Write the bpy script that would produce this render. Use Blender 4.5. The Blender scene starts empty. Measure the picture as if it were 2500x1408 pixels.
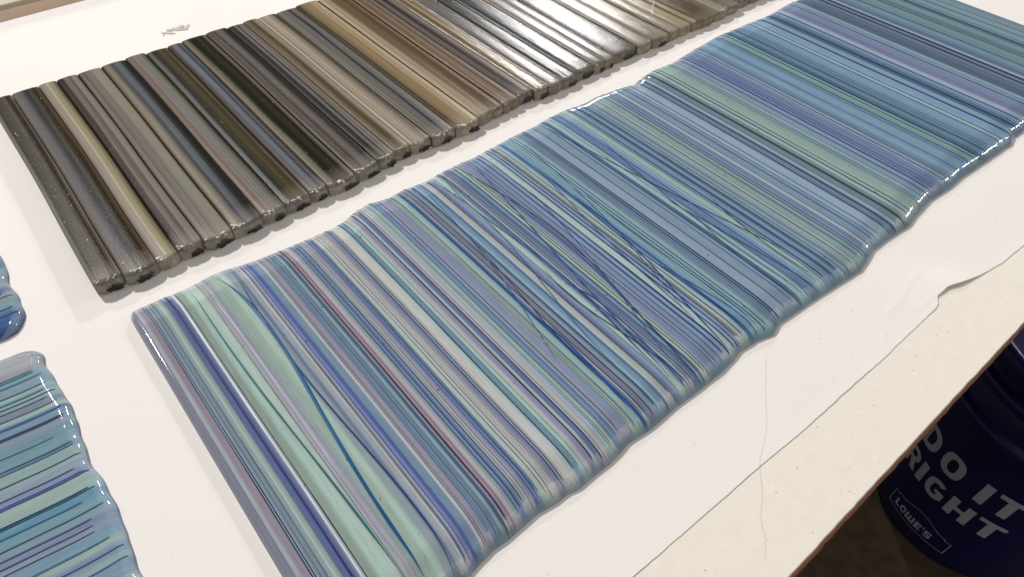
# Fused glass panels lying on a paper-covered work table, a bucket on the floor beside it.
# Lengths in the tables below are in units of U = 0.30 m (eye height above the table top).
import bpy, math, random
from mathutils import Vector, Matrix, noise

U = 0.30
sc = bpy.context.scene

# ------------------------------------------------------------------ camera
cam_data = bpy.data.cameras.new('camera')
cam = bpy.data.objects.new('camera', cam_data)
sc.collection.objects.link(cam)
cam_data.sensor_width = 36.0
cam_data.lens = 24.357
cam_data.clip_start = 0.01
cam_data.clip_end = 50.0
cam.matrix_world = Matrix.Translation((0, 0, U)) @ Matrix([[0.770995, 0.458416, -0.442065], [-0.6366, 0.573854, -0.515201], [0.017505, 0.678636, 0.734266]]).to_4x4()
sc.camera = cam

# ------------------------------------------------------------------ world and lamps
world = bpy.data.worlds.new('World')
sc.world = world
world.use_nodes = True
wb = world.node_tree.nodes['Background']
wb.inputs['Color'].default_value = (1.0, 0.97, 0.945, 1)
wb.inputs['Strength'].default_value = 0.20


def lamp(name, target, az, el, dist, sx, sy, watts, col):
    d = bpy.data.lights.new(name, 'AREA')
    d.shape = 'RECTANGLE'
    d.size, d.size_y = sx, sy
    d.energy = watts
    d.color = col
    o = bpy.data.objects.new(name, d)
    sc.collection.objects.link(o)
    a, e = math.radians(az), math.radians(el)
    v = Vector((math.cos(a) * math.cos(e), math.sin(a) * math.cos(e), math.sin(e)))
    o.location = Vector(target) * U + v * dist
    o.rotation_euler = v.to_track_quat('Z', 'Y').to_euler()
    return o


lamp('ceiling_lamp_key', (0.6, 1.0, 0), 100, 45, 3.6, 0.13, 0.16, 112, (1.0, 0.962, 0.93))
lamp('fill_lamp_behind', (0.8, 0.6, 0), -97, 48, 3.6, 0.5, 0.3, 22, (1.0, 0.97, 0.95))  # added fill behind the viewer, brightens strip ends and near edges
lamp('ceiling_lamp_far', (1.46, 1.46, 0), 45.5, 25.5, 3.6, 0.32, 0.14, 44, (1.0, 0.97, 0.945))
lamp('ceiling_lamp_side', (1.6, 0.34, 0), -6, 30, 2.4, 0.14, 0.30, 9, (1.0, 0.97, 0.95))

sc.view_settings.view_transform = 'Standard'
sc.view_settings.look = 'None'
sc.view_settings.exposure = -0.02
sc.view_settings.gamma = 1.0
sc.view_settings.use_curve_mapping = False
sc.render.engine = 'CYCLES'
sc.cycles.use_denoising = True
sc.cycles.max_bounces = 6

# ------------------------------------------------------------------ measured tables
BANDS = [  # strip colours, with lens highlights (thin pale bands) and right-hand haze painted in
    (-0.004,0.0045,(140,138,152)), (0.0045,0.0101,(130,130,148)), (0.0101,0.0172,(166,168,173)), (0.0172,0.0234,(142,132,148)), (0.0234,0.028,(152,132,142)),
    (0.028,0.0334,(150,160,200)), (0.0334,0.0385,(130,142,156)), (0.0385,0.0455,(124,140,162)), (0.0455,0.0523,(142,157,160)), (0.0523,0.0545,(178,192,190)),
    (0.0545,0.0618,(150,158,156)), (0.0618,0.0704,(92,105,152)), (0.0704,0.074,(60,72,128)), (0.074,0.0807,(97,110,152)), (0.0807,0.0848,(206,216,243)), (0.0848,0.0889,(150,162,170)),
    (0.0889,0.101,(136,151,146)), (0.101,0.1154,(166,190,179)), (0.1154,0.1285,(170,192,184)), (0.1285,0.1447,(162,161,173)), (0.1447,0.1534,(150,160,160)),
    (0.1534,0.1812,(164,184,172)), (0.1812,0.1951,(146,151,166)), (0.1951,0.2016,(106,119,143)), (0.2016,0.2087,(156,166,172)), (0.2087,0.2139,(198,204,206)),
    (0.2139,0.2218,(156,159,172)), (0.2218,0.2283,(121,131,180)), (0.2283,0.2332,(72,87,147)), (0.2332,0.2441,(116,141,170)), (0.2441,0.2461,(170,176,184)),
    (0.2461,0.2499,(182,186,186)), (0.2499,0.2548,(165,166,176)), (0.2548,0.2616,(151,146,165)), (0.2616,0.2671,(130,136,165)), (0.2671,0.2807,(116,136,156)),
    (0.2807,0.2887,(136,156,168)), (0.2887,0.2933,(48,63,108)), (0.2933,0.2961,(220,224,246)), (0.2961,0.2988,(60,55,75)), (0.2988,0.3029,(168,140,158)), (0.3029,0.3054,(118,98,118)),
    (0.3054,0.3141,(177,168,178)), (0.3141,0.3199,(150,160,172)), (0.3199,0.3286,(115,138,176)), (0.3286,0.333,(135,152,178)), (0.333,0.3385,(152,166,176)),
    (0.3385,0.3435,(177,177,186)), (0.3435,0.3481,(151,146,165)), (0.3481,0.3616,(125,136,170)), (0.3616,0.3687,(166,180,181)), (0.3687,0.3714,(215,228,226)),
    (0.3714,0.3775,(182,202,201)), (0.3775,0.3849,(196,213,209)), (0.3849,0.3909,(190,206,200)), (0.3909,0.3995,(120,131,160)), (0.3995,0.4044,(152,162,206)),
    (0.4044,0.4074,(228,226,224)), (0.4074,0.4193,(206,199,189)), (0.4193,0.4206,(228,222,207)), (0.4206,0.4278,(166,189,188)), (0.4278,0.4377,(106,136,161)),
    (0.4377,0.449,(166,191,190)), (0.449,0.4545,(181,173,176)), (0.4545,0.4644,(136,141,166)), (0.4644,0.4727,(166,173,181)), (0.4727,0.4813,(105,119,156)),
    (0.4813,0.4846,(200,202,200)), (0.4846,0.4934,(173,173,177)), (0.4934,0.4987,(151,163,171)), (0.4987,0.5025,(172,192,201)), (0.5025,0.5097,(152,176,181)),
    (0.5097,0.5147,(166,186,186)), (0.5147,0.521,(116,141,171)), (0.521,0.5266,(86,106,156)), (0.5266,0.5293,(166,172,206)), (0.5293,0.5374,(152,147,161)),
    (0.5374,0.5512,(130,143,168)), (0.5512,0.567,(167,187,180)), (0.567,0.5728,(151,169,166)), (0.5728,0.5759,(132,166,196)), (0.5759,0.5839,(44,84,136)),
    (0.5839,0.5897,(167,182,196)), (0.5897,0.6008,(121,123,146)), (0.6008,0.6161,(130,146,163)), (0.6161,0.6236,(141,166,181)), (0.6236,0.6327,(111,146,171)),
    (0.6327,0.6375,(58,98,143)), (0.6375,0.6391,(150,168,168)), (0.6391,0.6405,(218,222,207)), (0.6405,0.6428,(171,176,179)), (0.6428,0.6511,(166,169,176)),
    (0.6511,0.6539,(205,210,216)), (0.6539,0.6614,(106,113,156)), (0.6614,0.6695,(131,151,176)), (0.6695,0.6823,(166,186,181)), (0.6823,0.6867,(92,132,167)),
    (0.6867,0.6909,(192,202,206)), (0.6909,0.6934,(50,70,125)), (0.6934,0.6998,(171,179,181)), (0.6998,0.7057,(131,141,161)), (0.7057,0.7163,(126,136,166)),
    (0.7163,0.721,(82,107,152)), (0.721,0.7246,(132,167,187)), (0.7246,0.7291,(62,87,137)), (0.7291,0.7353,(171,191,181)), (0.7353,0.7433,(171,191,177)), (0.7433,0.7464,(140,162,170)),
    (0.7464,0.7833,(128,140,172)), (0.7833,0.8046,(126,146,180)), (0.8046,0.8216,(171,196,190)), (0.8216,0.8305,(142,166,206)), (0.8305,0.8415,(130,142,180)),
    (0.8415,0.8474,(222,231,241)), (0.8474,0.8656,(166,181,183)), (0.8656,0.8748,(72,118,160)), (0.8748,0.8852,(111,151,176)), (0.8852,0.9111,(141,173,181)),
    (0.9111,0.9296,(141,161,181)), (0.9296,0.943,(116,136,166)), (0.943,0.9757,(141,161,183)), (0.9757,0.9957,(131,149,166)), (0.9957,1.0106,(121,149,176)),
    (1.0106,1.0173,(78,110,145)), (1.0173,1.0449,(146,173,183)), (1.0449,1.0613,(106,126,166)), (1.0613,1.0755,(116,151,181)), (1.0755,1.0785,(176,200,214)),
    (1.0785,1.0934,(156,176,181)), (1.0934,1.1039,(140,160,180)), (1.1039,1.1211,(111,141,166)), (1.1211,1.13,(121,151,181)), (1.13,1.1413,(116,146,171)),
    (1.1413,1.1491,(167,196,211)), (1.1491,1.1608,(131,156,181)), (1.1608,1.166,(86,111,136)), (1.166,1.1833,(141,161,166)), (1.1833,1.1896,(167,187,187)),
    (1.1896,1.1956,(126,146,151)), (1.1956,1.2122,(136,159,161)), (1.2122,1.2231,(131,156,171)), (1.2231,1.2325,(121,143,166)), (1.2325,1.2471,(131,149,179)),
    (1.2471,1.2712,(151,166,186)), (1.2712,1.3036,(141,161,189)), (1.3036,1.3316,(141,161,181)), (1.3316,1.3406,(132,152,168)), (1.3406,1.3482,(121,141,151)),
    (1.3482,1.3565,(56,76,126)), (1.3565,1.3671,(146,166,176)), (1.3671,1.3709,(182,206,221)), (1.3709,1.3845,(126,151,169)), (1.3845,1.3951,(62,88,98)), (1.3951,1.4285,(146,166,165)),
    (1.4285,1.4702,(141,163,156)), (1.4702,1.4854,(131,156,171)), (1.4854,1.5159,(131,156,171)), (1.5159,1.5326,(126,141,176)), (1.5326,1.5441,(118,134,168)),
    (1.5441,1.5509,(131,151,186)), (1.5509,1.5586,(80,96,132)), (1.5586,1.5723,(106,121,156)), (1.5723,1.5922,(126,146,171)), (1.5922,1.6075,(121,146,166)),
    (1.6075,1.6304,(116,139,166)), (1.6304,1.7044,(111,141,171)), (1.7044,1.729,(116,146,151)), (1.729,1.7537,(116,146,156)), (1.7537,1.7804,(96,126,151)),
    (1.7804,1.8461,(111,141,166)), (1.8461,1.8623,(141,166,191)), (1.8623,1.8986,(111,141,171)), (1.8986,1.9331,(116,141,166)), (1.9331,1.9484,(90,118,150)),
    (1.9484,1.982,(111,141,166)), (1.982,2.0036,(146,156,191)), (2.0036,2.0281,(106,113,146)), (2.0281,2.0609,(106,121,151)), (2.0609,2.0956,(121,146,166)),
    (2.0956,2.1255,(96,111,136)), (2.1255,2.1584,(101,116,141)), (2.1584,2.1816,(111,121,146)), (2.1816,2.1923,(70,88,124)), (2.1923,2.201,(151,166,196)),
    (2.201,2.2233,(101,121,151)), (2.2233,2.2612,(101,131,151)), (2.2612,2.3089,(106,136,141)), (2.3089,2.3167,(70,100,106)), (2.3167,2.3206,(151,186,191)),
    (2.3206,2.3596,(101,126,141)), (2.3596,2.3879,(110,132,148)), (2.3879,2.4173,(120,142,155)), (2.4173,2.4466,(108,134,150)), (2.4466,2.4859,(116,140,152)),
    (2.4859,2.525,(104,128,146)),
]
THREADS = [
    (0.0099,0.0008,(75,75,115)), (0.0285,0.0017,(12,16,52)), (0.032,0.0017,(12,16,52)), (0.0382,0.0008,(50,65,95)), (0.045,0.0012,(45,65,95)), (0.0623,0.0009,(62,72,125)),
    (0.0721,0.0027,(32,42,104)), (0.0827,0.0033,(226,232,250)), (0.088,0.0017,(6,8,14)), (0.1298,0.0012,(58,84,94)), (0.1456,0.0005,(110,120,125)), (0.209,0.0005,(88,98,110)),
    (0.2141,0.0009,(32,42,52)), (0.222,0.0013,(20,30,80)), (0.2444,0.0007,(60,70,100)), (0.2545,0.0011,(12,16,42)), (0.2783,0.0004,(80,95,120)), (0.2805,0.0008,(50,65,95)),
    (0.2974,0.0025,(4,4,20)), (0.3139,0.0004,(118,122,138)), (0.3199,0.0008,(60,75,115)), (0.3286,0.0007,(50,65,110)), (0.333,0.0014,(12,26,56)), (0.3385,0.0007,(52,62,82)),
    (0.3429,0.001,(12,16,32)), (0.3616,0.0013,(8,16,46)), (0.3709,0.0013,(2,4,12)), (0.3769,0.001,(50,70,90)), (0.3772,0.0008,(60,80,100)), (0.3811,0.0007,(110,126,132)),
    (0.3846,0.0007,(92,108,118)), (0.3909,0.0005,(108,114,106)), (0.3995,0.0013,(12,20,62)), (0.4044,0.0011,(4,4,20)), (0.4072,0.0005,(42,36,42)), (0.4286,0.0023,(6,36,62)),
    (0.438,0.0012,(2,16,42)), (0.446,0.0007,(60,86,96)), (0.4644,0.0029,(12,20,66)), (0.4727,0.001,(20,30,62)), (0.4854,0.0011,(4,6,14)), (0.5025,0.0012,(60,86,126)),
    (0.5064,0.0007,(22,32,42)), (0.515,0.001,(20,30,62)), (0.5302,0.0007,(42,36,62)), (0.5512,0.001,(16,36,62)), (0.5905,0.002,(6,10,22)), (0.6022,0.0024,(20,26,52)),
    (0.6161,0.0011,(4,8,20)), (0.6511,0.0006,(40,50,80)), (0.6539,0.0011,(4,8,22)), (0.6695,0.0006,(70,90,106)), (0.6873,0.0019,(30,60,112)), (0.692,0.0024,(40,56,116)),
    (0.7057,0.0012,(6,12,40)), (0.7163,0.0008,(30,44,80)), (0.7364,0.0021,(6,14,22)), (0.742,0.0013,(10,22,34)), (0.7619,0.001,(14,22,50)), (0.77,0.001,(14,22,50)),
    (0.7818,0.0009,(30,44,80)), (0.8054,0.0043,(28,46,92)), (0.8238,0.0034,(16,26,62)), (0.8334,0.0028,(26,50,102)), (0.8415,0.0012,(30,40,60)), (0.8474,0.0013,(4,6,14)),
    (0.8726,0.0026,(30,80,132)), (0.9111,0.0015,(6,12,24)), (0.9237,0.0007,(36,52,80)), (0.9289,0.0007,(36,52,80)), (0.9437,0.0028,(22,36,66)), (0.9489,0.0025,(14,26,58)),
    (0.9757,0.0015,(4,8,20)), (1.0106,0.0025,(20,46,82)), (1.0177,0.0007,(30,44,60)), (1.0449,0.0015,(42,62,102)), (1.0613,0.0013,(16,36,66)), (1.0785,0.0007,(50,70,100)),
    (1.0941,0.0009,(40,56,86)), (1.1016,0.0027,(22,42,76)), (1.1211,0.0013,(8,16,36)), (1.1413,0.003,(8,14,34)), (1.1503,0.0018,(50,80,112)), (1.1833,0.0019,(6,12,18)),
    (1.2118,0.0006,(90,110,115)), (1.2223,0.0015,(14,30,56)), (1.2313,0.0016,(40,64,104)), (1.2464,0.0012,(10,20,40)), (1.2592,0.0015,(6,12,24)), (1.2712,0.0004,(110,125,140)),
    (1.3036,0.0012,(20,34,60)), (1.3316,0.0014,(18,30,50)), (1.3716,0.0011,(60,90,120)), (1.386,0.003,(4,10,18)), (1.4285,0.002,(46,58,60)), (1.4702,0.0009,(40,54,60)),
    (1.5159,0.0021,(28,48,74)), (1.5326,0.0014,(30,50,86)), (1.5433,0.0009,(50,76,116)), (1.5716,0.0008,(60,80,115)), (1.5922,0.0014,(18,34,56)), (1.6067,0.0015,(8,16,30)),
    (1.7044,0.0017,(16,36,72)), (1.729,0.0021,(14,30,46)), (1.7452,0.0038,(18,36,66)), (1.7518,0.0017,(14,30,56)), (1.7794,0.0008,(60,80,100)), (1.8461,0.0015,(20,38,70)),
    (1.8614,0.0015,(22,42,74)), (1.8977,0.0021,(18,38,76)), (1.8996,0.0027,(12,30,82)), (1.9408,0.005,(32,56,96)), (1.9811,0.001,(60,78,110)), (2.0609,0.0019,(6,10,26)),
    (2.0946,0.001,(40,54,76)), (2.1632,0.0081,(20,30,76)), (2.1865,0.0039,(34,54,94)), (2.2126,0.001,(55,75,105)), (2.2612,0.0021,(30,60,70)), (2.3157,0.0012,(30,54,62)),
    (2.3254,0.0012,(36,60,70)), (2.3684,0.0014,(30,50,72)), (2.3977,0.001,(40,60,80)), (2.432,0.0015,(30,48,76)), (2.4643,0.001,(40,60,76)),
]
CROSS_THREADS = [
    (((0.6938,1.0579),(0.6765,0.9371),(0.6738,0.8947),(0.6865,0.7981),(0.6902,0.753),(0.6881,0.6202),(0.6858,0.5284),(0.6769,0.4364),(0.6706,0.3721)),0.004,(38,74,136)),
    (((0.7708,1.0475),(0.7551,0.9389),(0.7431,0.8705),(0.7364,0.8217),(0.7309,0.7692),(0.7239,0.7232),(0.7189,0.6893),(0.7067,0.6307),(0.7092,0.5965),(0.702,0.5534),(0.693,0.5034),(0.6837,0.4429),(0.6751,0.3573)),0.0044,(38,74,136)),
    (((0.738,1.0538),(0.7478,0.9648),(0.7511,0.9097),(0.762,0.8248),(0.777,0.7879),(0.7681,0.7396),(0.7598,0.6597),(0.7547,0.6124),(0.7496,0.5712),(0.7417,0.5124),(0.7354,0.4505),(0.7272,0.3842),(0.7263,0.3273)),0.0028,(24,44,88)),
    (((0.7538,0.9129),(0.761,0.8358),(0.7585,0.7943),(0.7487,0.7345),(0.7552,0.6921),(0.7612,0.6541),(0.7523,0.61),(0.7482,0.5765),(0.7429,0.5114),(0.7281,0.4439),(0.7215,0.3888),(0.7176,0.3065)),0.005,(38,74,136)),
    (((0.8712,1.0208),(0.8715,0.9448),(0.8677,0.8981),(0.8582,0.8357),(0.8499,0.7808),(0.8425,0.7326),(0.8341,0.6872),(0.8262,0.6204),(0.8206,0.5285),(0.8098,0.4162)),0.0034,(64,98,144)),
    (((0.8789,0.8248),(0.8735,0.7672),(0.8717,0.6995),(0.8689,0.6548),(0.8581,0.6041),(0.8472,0.5517),(0.838,0.4964),(0.831,0.4664),(0.8179,0.4034),(0.8092,0.3302)),0.0042,(38,74,136)),
    (((0.8739,0.9547),(0.8769,0.8684),(0.8715,0.8038),(0.8625,0.7085),(0.86,0.6288),(0.8636,0.5666),(0.8669,0.5272),(0.869,0.4662),(0.8656,0.3651),(0.8632,0.2989)),0.0026,(24,44,88)),
    (((1.0284,0.6798),(1.0356,0.6183),(1.0422,0.5643),(1.0455,0.5129),(1.0521,0.4575),(1.0584,0.413),(1.0619,0.3573),(1.0677,0.2963)),0.0032,(40,86,116)),
    (((1.1072,0.6174),(1.0944,0.5513),(1.0846,0.4819),(1.0845,0.4317),(1.0845,0.3538)),0.0026,(24,44,88)), (((1.0346,0.6038),(1.021,0.5372),(1.0113,0.4716),(1.0074,0.4181),(1.0104,0.3784),(1.0102,0.3218)),0.0016,(70,76,112)),
    (((0.6742,0.6882),(0.6684,0.5991),(0.6735,0.5331),(0.6795,0.4767),(0.6879,0.4169),(0.6881,0.366),(0.6842,0.3301)),0.003,(30,58,86)), (((0.6831,0.6382),(0.6919,0.6035),(0.7008,0.5412),(0.7018,0.4951),(0.6936,0.4361),(0.6869,0.3897),(0.6898,0.3544),(0.6862,0.3209)),0.0036,(38,74,136)),
    (((0.5786,0.6142),(0.5853,0.5099),(0.5842,0.4688),(0.579,0.4369),(0.5773,0.4054),(0.5742,0.3582)),0.006,(38,74,136)), (((0.86,0.5845),(0.8699,0.5234),(0.8772,0.468),(0.8866,0.4233),(0.8855,0.3429),(0.8809,0.3029)),0.003,(64,98,144)),
    (((0.9002,0.8079),(0.8932,0.6677),(0.8925,0.6123),(0.894,0.571),(0.8961,0.5422),(0.896,0.4683),(0.8959,0.3602)),0.0024,(24,44,88)), (((0.6592,1.044),(0.6753,0.959),(0.6745,0.8576),(0.6596,0.7591),(0.6448,0.6549),(0.6295,0.5354),(0.6165,0.4383)),0.0026,(64,98,144)),
    (((0.6074,1.0483),(0.6158,0.9374),(0.6079,0.8002),(0.5932,0.6551),(0.5802,0.526),(0.575,0.4268)),0.0022,(24,44,88)), (((0.167,1.0675),(0.1864,0.9071),(0.1851,0.7817),(0.1722,0.678),(0.1611,0.5993),(0.1601,0.5488),(0.1591,0.5006),(0.1545,0.4307),(0.1539,0.371),(0.1529,0.3359)),0.0082,(26,88,134)),
    (((0.1958,1.0643),(0.1951,0.9724),(0.184,0.902),(0.1851,0.7817),(0.1869,0.6892),(0.1908,0.6074),(0.1984,0.5177),(0.1953,0.42),(0.1911,0.308)),0.0042,(22,62,112)),
    (((0.1122,1.0611),(0.1128,0.9383),(0.1131,0.8085),(0.1116,0.7043),(0.1205,0.6062),(0.1264,0.4989),(0.1268,0.4056),(0.1274,0.3599)),0.0044,(58,112,116)),
    (((0.1344,1.0662),(0.1389,0.9879),(0.1418,0.842),(0.1347,0.6857),(0.1379,0.587),(0.1396,0.4882),(0.1396,0.3499)),0.005,(176,172,196)),
]
FAR_EDGE = [
    (-0.0005,1.0774), (0.0147,1.0897), (0.0352,1.0956), (0.072,1.0942), (0.109,1.0906), (0.1355,1.0917), (0.1634,1.095), (0.1896,1.0929), (0.2268,1.0838),
    (0.251,1.0794), (0.292,1.0755), (0.334,1.0715), (0.3782,1.0697), (0.4235,1.0678), (0.4463,1.0713), (0.4812,1.0843), (0.517,1.089), (0.5604,1.0777), (0.6038,1.0815),
    (0.6616,1.075), (0.6975,1.0791), (0.7397,1.0811), (0.7957,1.0791), (0.8574,1.0823), (0.9324,1.0878), (1.002,1.0867), (1.0357,1.0924), (1.0971,1.0937),
    (1.158,1.0847), (1.2056,1.0896), (1.2525,1.0833), (1.3077,1.0764), (1.3296,1.0671), (1.3552,1.0762), (1.39,1.0814), (1.4245,1.0874), (1.5044,1.0815), (1.6024,1.0931),
    (1.7291,1.1029), (1.789,1.0984), (1.8671,1.0974), (1.9388,1.0896), (2.0135,1.0948), (2.0989,1.1012),
]
NEAR_EDGE = [
    (0.2049,0.3084), (0.2309,0.3142), (0.2609,0.3176), (0.2909,0.3162), (0.3116,0.3171), (0.3459,0.3191), (0.383,0.3137), (0.4035,0.3136), (0.423,0.3092),
    (0.4586,0.31), (0.4912,0.3095), (0.5142,0.3117), (0.5382,0.3164), (0.5871,0.3116), (0.6552,0.3136), (0.7173,0.3112), (0.7736,0.3111), (0.813,0.3145), (0.8364,0.3197),
    (0.8797,0.3156), (0.9189,0.3055), (0.9514,0.3141), (1.0573,0.3071), (1.137,0.3001), (1.1979,0.2942), (1.249,0.3053), (1.2695,0.3109), (1.3302,0.3093),
    (1.4046,0.3035), (1.4496,0.3109), (1.5201,0.3176), (1.6031,0.3117), (1.6619,0.3136), (1.7196,0.31), (1.8208,0.3047), (1.8832,0.3009), (1.9212,0.3107),
    (1.9635,0.3069),
]
PAPER_EDGE = [
    (0.3796,0.1638), (0.4895,0.1603), (0.667,0.1559), (0.7869,0.1502), (0.9132,0.149), (1.0241,0.1461), (1.0833,0.1472), (1.1469,0.147), (1.2127,0.1472), (1.2272,0.1506),
    (1.2427,0.1617), (1.2775,0.1607), (1.333,0.1437), (1.3844,0.1321), (1.4424,0.1235), (1.533,0.1189),
]
GROOVES = [
    (-0.0294,1.18), (0.0238,1.1636), (0.0871,1.1682), (0.1292,1.1699), (0.1802,1.1654), (0.24,1.1629), (0.305,1.1628), (0.3593,1.1648), (0.4195,1.1671), (0.4622,1.1618),
    (0.532,1.1614), (0.5937,1.1716), (0.6436,1.1795), (0.6872,1.1775), (0.7443,1.1762), (0.8112,1.1641), (0.8828,1.1717), (0.9306,1.1776), (0.9684,1.1783),
    (0.9919,1.1788), (1.021,1.1824), (1.0726,1.1837), (1.1175,1.1711), (1.1666,1.1735), (1.2213,1.1726), (1.2876,1.1772), (1.3281,1.1732), (1.3663,1.1742),
    (1.4588,1.1801), (1.5183,1.1666), (1.589,1.1697), (1.6338,1.1724), (1.6875,1.1755), (1.7123,1.1661), (1.7925,1.1735), (1.8591,1.1664), (1.9141,1.1728),
    (1.9894,1.1793),
]
LOWER_BANDS = [
    (1.118,1.0522,(150,150,158)), (1.0522,1.0417,(116,154,166)), (1.0417,1.0331,(112,148,164)), (1.0331,1.0134,(126,146,161)), (1.0134,1.0029,(148,172,166)),
    (1.0029,0.9964,(112,148,160)), (0.9964,0.9897,(150,172,170)), (0.9897,0.9789,(136,156,170)), (0.9789,0.964,(122,132,151)), (0.964,0.9516,(150,173,166)),
    (0.9516,0.9454,(70,108,150)), (0.9454,0.931,(116,146,166)), (0.931,0.9234,(120,134,164)), (0.9234,0.912,(136,146,161)), (0.912,0.8913,(112,146,157)), (0.8913,0.8667,(116,150,160)),
    (0.8667,0.8603,(112,140,165)), (0.8603,0.8465,(140,165,165)), (0.8465,0.8301,(146,168,168)), (0.8301,0.8138,(138,152,172)), (0.8138,0.8008,(128,140,172)),
    (0.8008,0.7806,(152,174,166)), (0.7806,0.7705,(150,170,165)), (0.7705,0.7646,(120,170,185)), (0.7646,0.7496,(96,142,166)), (0.7496,0.7315,(112,152,166)),
    (0.7315,0.716,(130,150,166)), (0.716,0.704,(126,136,166)), (0.704,0.6933,(134,146,168)), (0.6933,0.6733,(118,150,170)), (0.6733,0.6588,(150,172,165)),
    (0.6588,0.6417,(120,140,170)), (0.6417,0.6298,(140,165,168)), (0.6298,0.6142,(118,146,168)), (0.6142,0.6028,(130,150,170)),
]
LOWER_THREADS = [
    (1.0532,0.0016,(90,100,120)), (1.0485,0.0045,(60,110,142)), (1.0358,0.002,(70,105,132)), (1.0131,0.003,(46,86,132)), (1.0,0.005,(76,124,146)), (0.9903,0.0022,(58,88,126)),
    (0.9801,0.0016,(60,84,116)), (0.9646,0.0032,(92,108,130)), (0.9485,0.0072,(58,98,146)), (0.9294,0.0026,(46,70,122)), (0.9258,0.0018,(50,80,130)), (0.8913,0.0016,(80,118,140)),
    (0.8667,0.0022,(56,86,120)), (0.8611,0.004,(80,110,142)), (0.8377,0.0022,(44,64,100)), (0.8138,0.0018,(50,60,100)), (0.8023,0.0022,(50,70,130)), (0.7994,0.005,(62,82,142)),
    (0.7693,0.0032,(26,70,96)), (0.7656,0.003,(34,84,112)), (0.7503,0.003,(70,112,146)), (0.7308,0.0018,(44,66,96)), (0.716,0.0032,(66,90,134)), (0.704,0.002,(56,70,110)),
    (0.6933,0.0016,(70,86,120)), (0.6722,0.0046,(76,110,146)), (0.6497,0.002,(56,70,110)), (0.6298,0.003,(70,100,136)),
]
UPPER_BANDS = [
    (1.47,1.3786,(100,128,160)), (1.3786,1.3455,(112,136,160)), (1.3455,1.3222,(104,126,156)), (1.3222,1.2925,(132,150,160)), (1.2925,1.2602,(128,144,156)),
    (1.2602,1.2452,(98,112,154)), (1.2452,1.2256,(134,148,152)), (1.2256,1.2031,(124,146,152)), (1.2031,1.1905,(108,134,164)), (1.1905,1.1688,(60,96,150)),
    (1.1688,1.1356,(54,90,146)),
]
UPPER_THREADS = [
    (1.3401,0.0018,(40,54,90)), (1.334,0.0018,(40,54,90)), (1.3258,0.0018,(40,54,90)), (1.2994,0.0018,(46,60,90)), (1.2781,0.0018,(46,60,90)), (1.2602,0.003,(70,90,142)),
    (1.2432,0.0024,(34,44,86)), (1.2314,0.0018,(50,66,96)), (1.1962,0.0028,(40,70,110)), (1.1796,0.004,(38,68,122)),
]
HAIR = [
    (0.8538,0.2833), (0.7868,0.2348), (0.7473,0.2031), (0.719,0.1855), (0.6824,0.1665), (0.6628,0.1543), (0.6316,0.1255), (0.5966,0.1026), (0.5751,0.0791),
    (0.5498,0.0605),
]
CREASES = [
    ((1.2771,0.2206),(1.2225,0.2117),(1.1893,0.2044),(1.1608,0.1996),(1.1428,0.2032),(1.1307,0.2048)), ((1.2481,0.1658),(1.2146,0.1676),(1.1863,0.1684)), ((1.1364,0.2029),(1.1273,0.1942),(1.1221,0.1878)),
    ((1.0945,0.1787),(1.0725,0.176),(1.0485,0.1628)),
]

RND = random.Random(11)


# ------------------------------------------------------------------ helpers
def body(c):
    """colour of the milky glass itself, a little paler than it looks in the slab"""
    r = lin(c)
    g = 0.30 * r[0] + 0.55 * r[1] + 0.15 * r[2]
    return [min(0.92, (v * 0.86 + g * 0.14) * 1.84 * k) for v, k in zip(r, (0.92, 0.985, 1.0))]


def lin(c):
    r = []
    for v in c[:3]:
        v /= 255.0
        r.append(v / 12.92 if v <= 0.04045 else ((v + 0.055) / 1.055) ** 2.4)
    return r


def interp(tab, x):
    if x <= tab[0][0]:
        return tab[0][1]
    for (a, b), (c, d) in zip(tab, tab[1:]):
        if x <= c:
            t = (x - a) / (c - a) if c > a else 0
            return b + (d - b) * t
    return tab[-1][1]


def mix(a, b, t):
    return [p + (q - p) * t for p, q in zip(a, b)]


def nz(x, y=0.0, z=0.0):
    return noise.noise(Vector((x, y, z)))


def obj(name, verts, faces, mat, parent=None, cols=None, smooth=True, normals=None, scale=U, flip=False):
    me = bpy.data.meshes.new(name)
    if flip:
        faces = [tuple(reversed(q)) for q in faces]
    me.from_pydata([(v[0] * scale, v[1] * scale, v[2] * scale) for v in verts], [], faces)
    if cols is not None:
        ca = me.color_attributes.new('Col', 'FLOAT_COLOR', 'POINT')
        flat = []
        for c in cols:
            flat += [c[0], c[1], c[2], c[3] if len(c) > 3 else 1.0]
        ca.data.foreach_set('color', flat)
    if smooth:
        me.polygons.foreach_set('use_smooth', [True] * len(me.polygons))
    me.update()
    if normals is not None:
        me.normals_split_custom_set_from_vertices(normals)
    me.materials.append(mat)
    o = bpy.data.objects.new(name, me)
    sc.collection.objects.link(o)
    if parent is not None:
        o.parent = parent
    return o


def empty(name, label, cat, group=None):
    o = bpy.data.objects.new(name, None)
    sc.collection.objects.link(o)
    o.empty_display_size = 0.05
    o['label'] = label
    o['category'] = cat
    if group:
        o['group'] = group
    return o


def tag(o, label, cat, group=None):
    o['label'] = label
    o['category'] = cat
    if group:
        o['group'] = group
    return o


def grid_faces(nc, nr):
    return [(i * nr + j, (i + 1) * nr + j, (i + 1) * nr + j + 1, i * nr + j + 1) for i in range(nc - 1) for j in range(nr - 1)]


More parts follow.
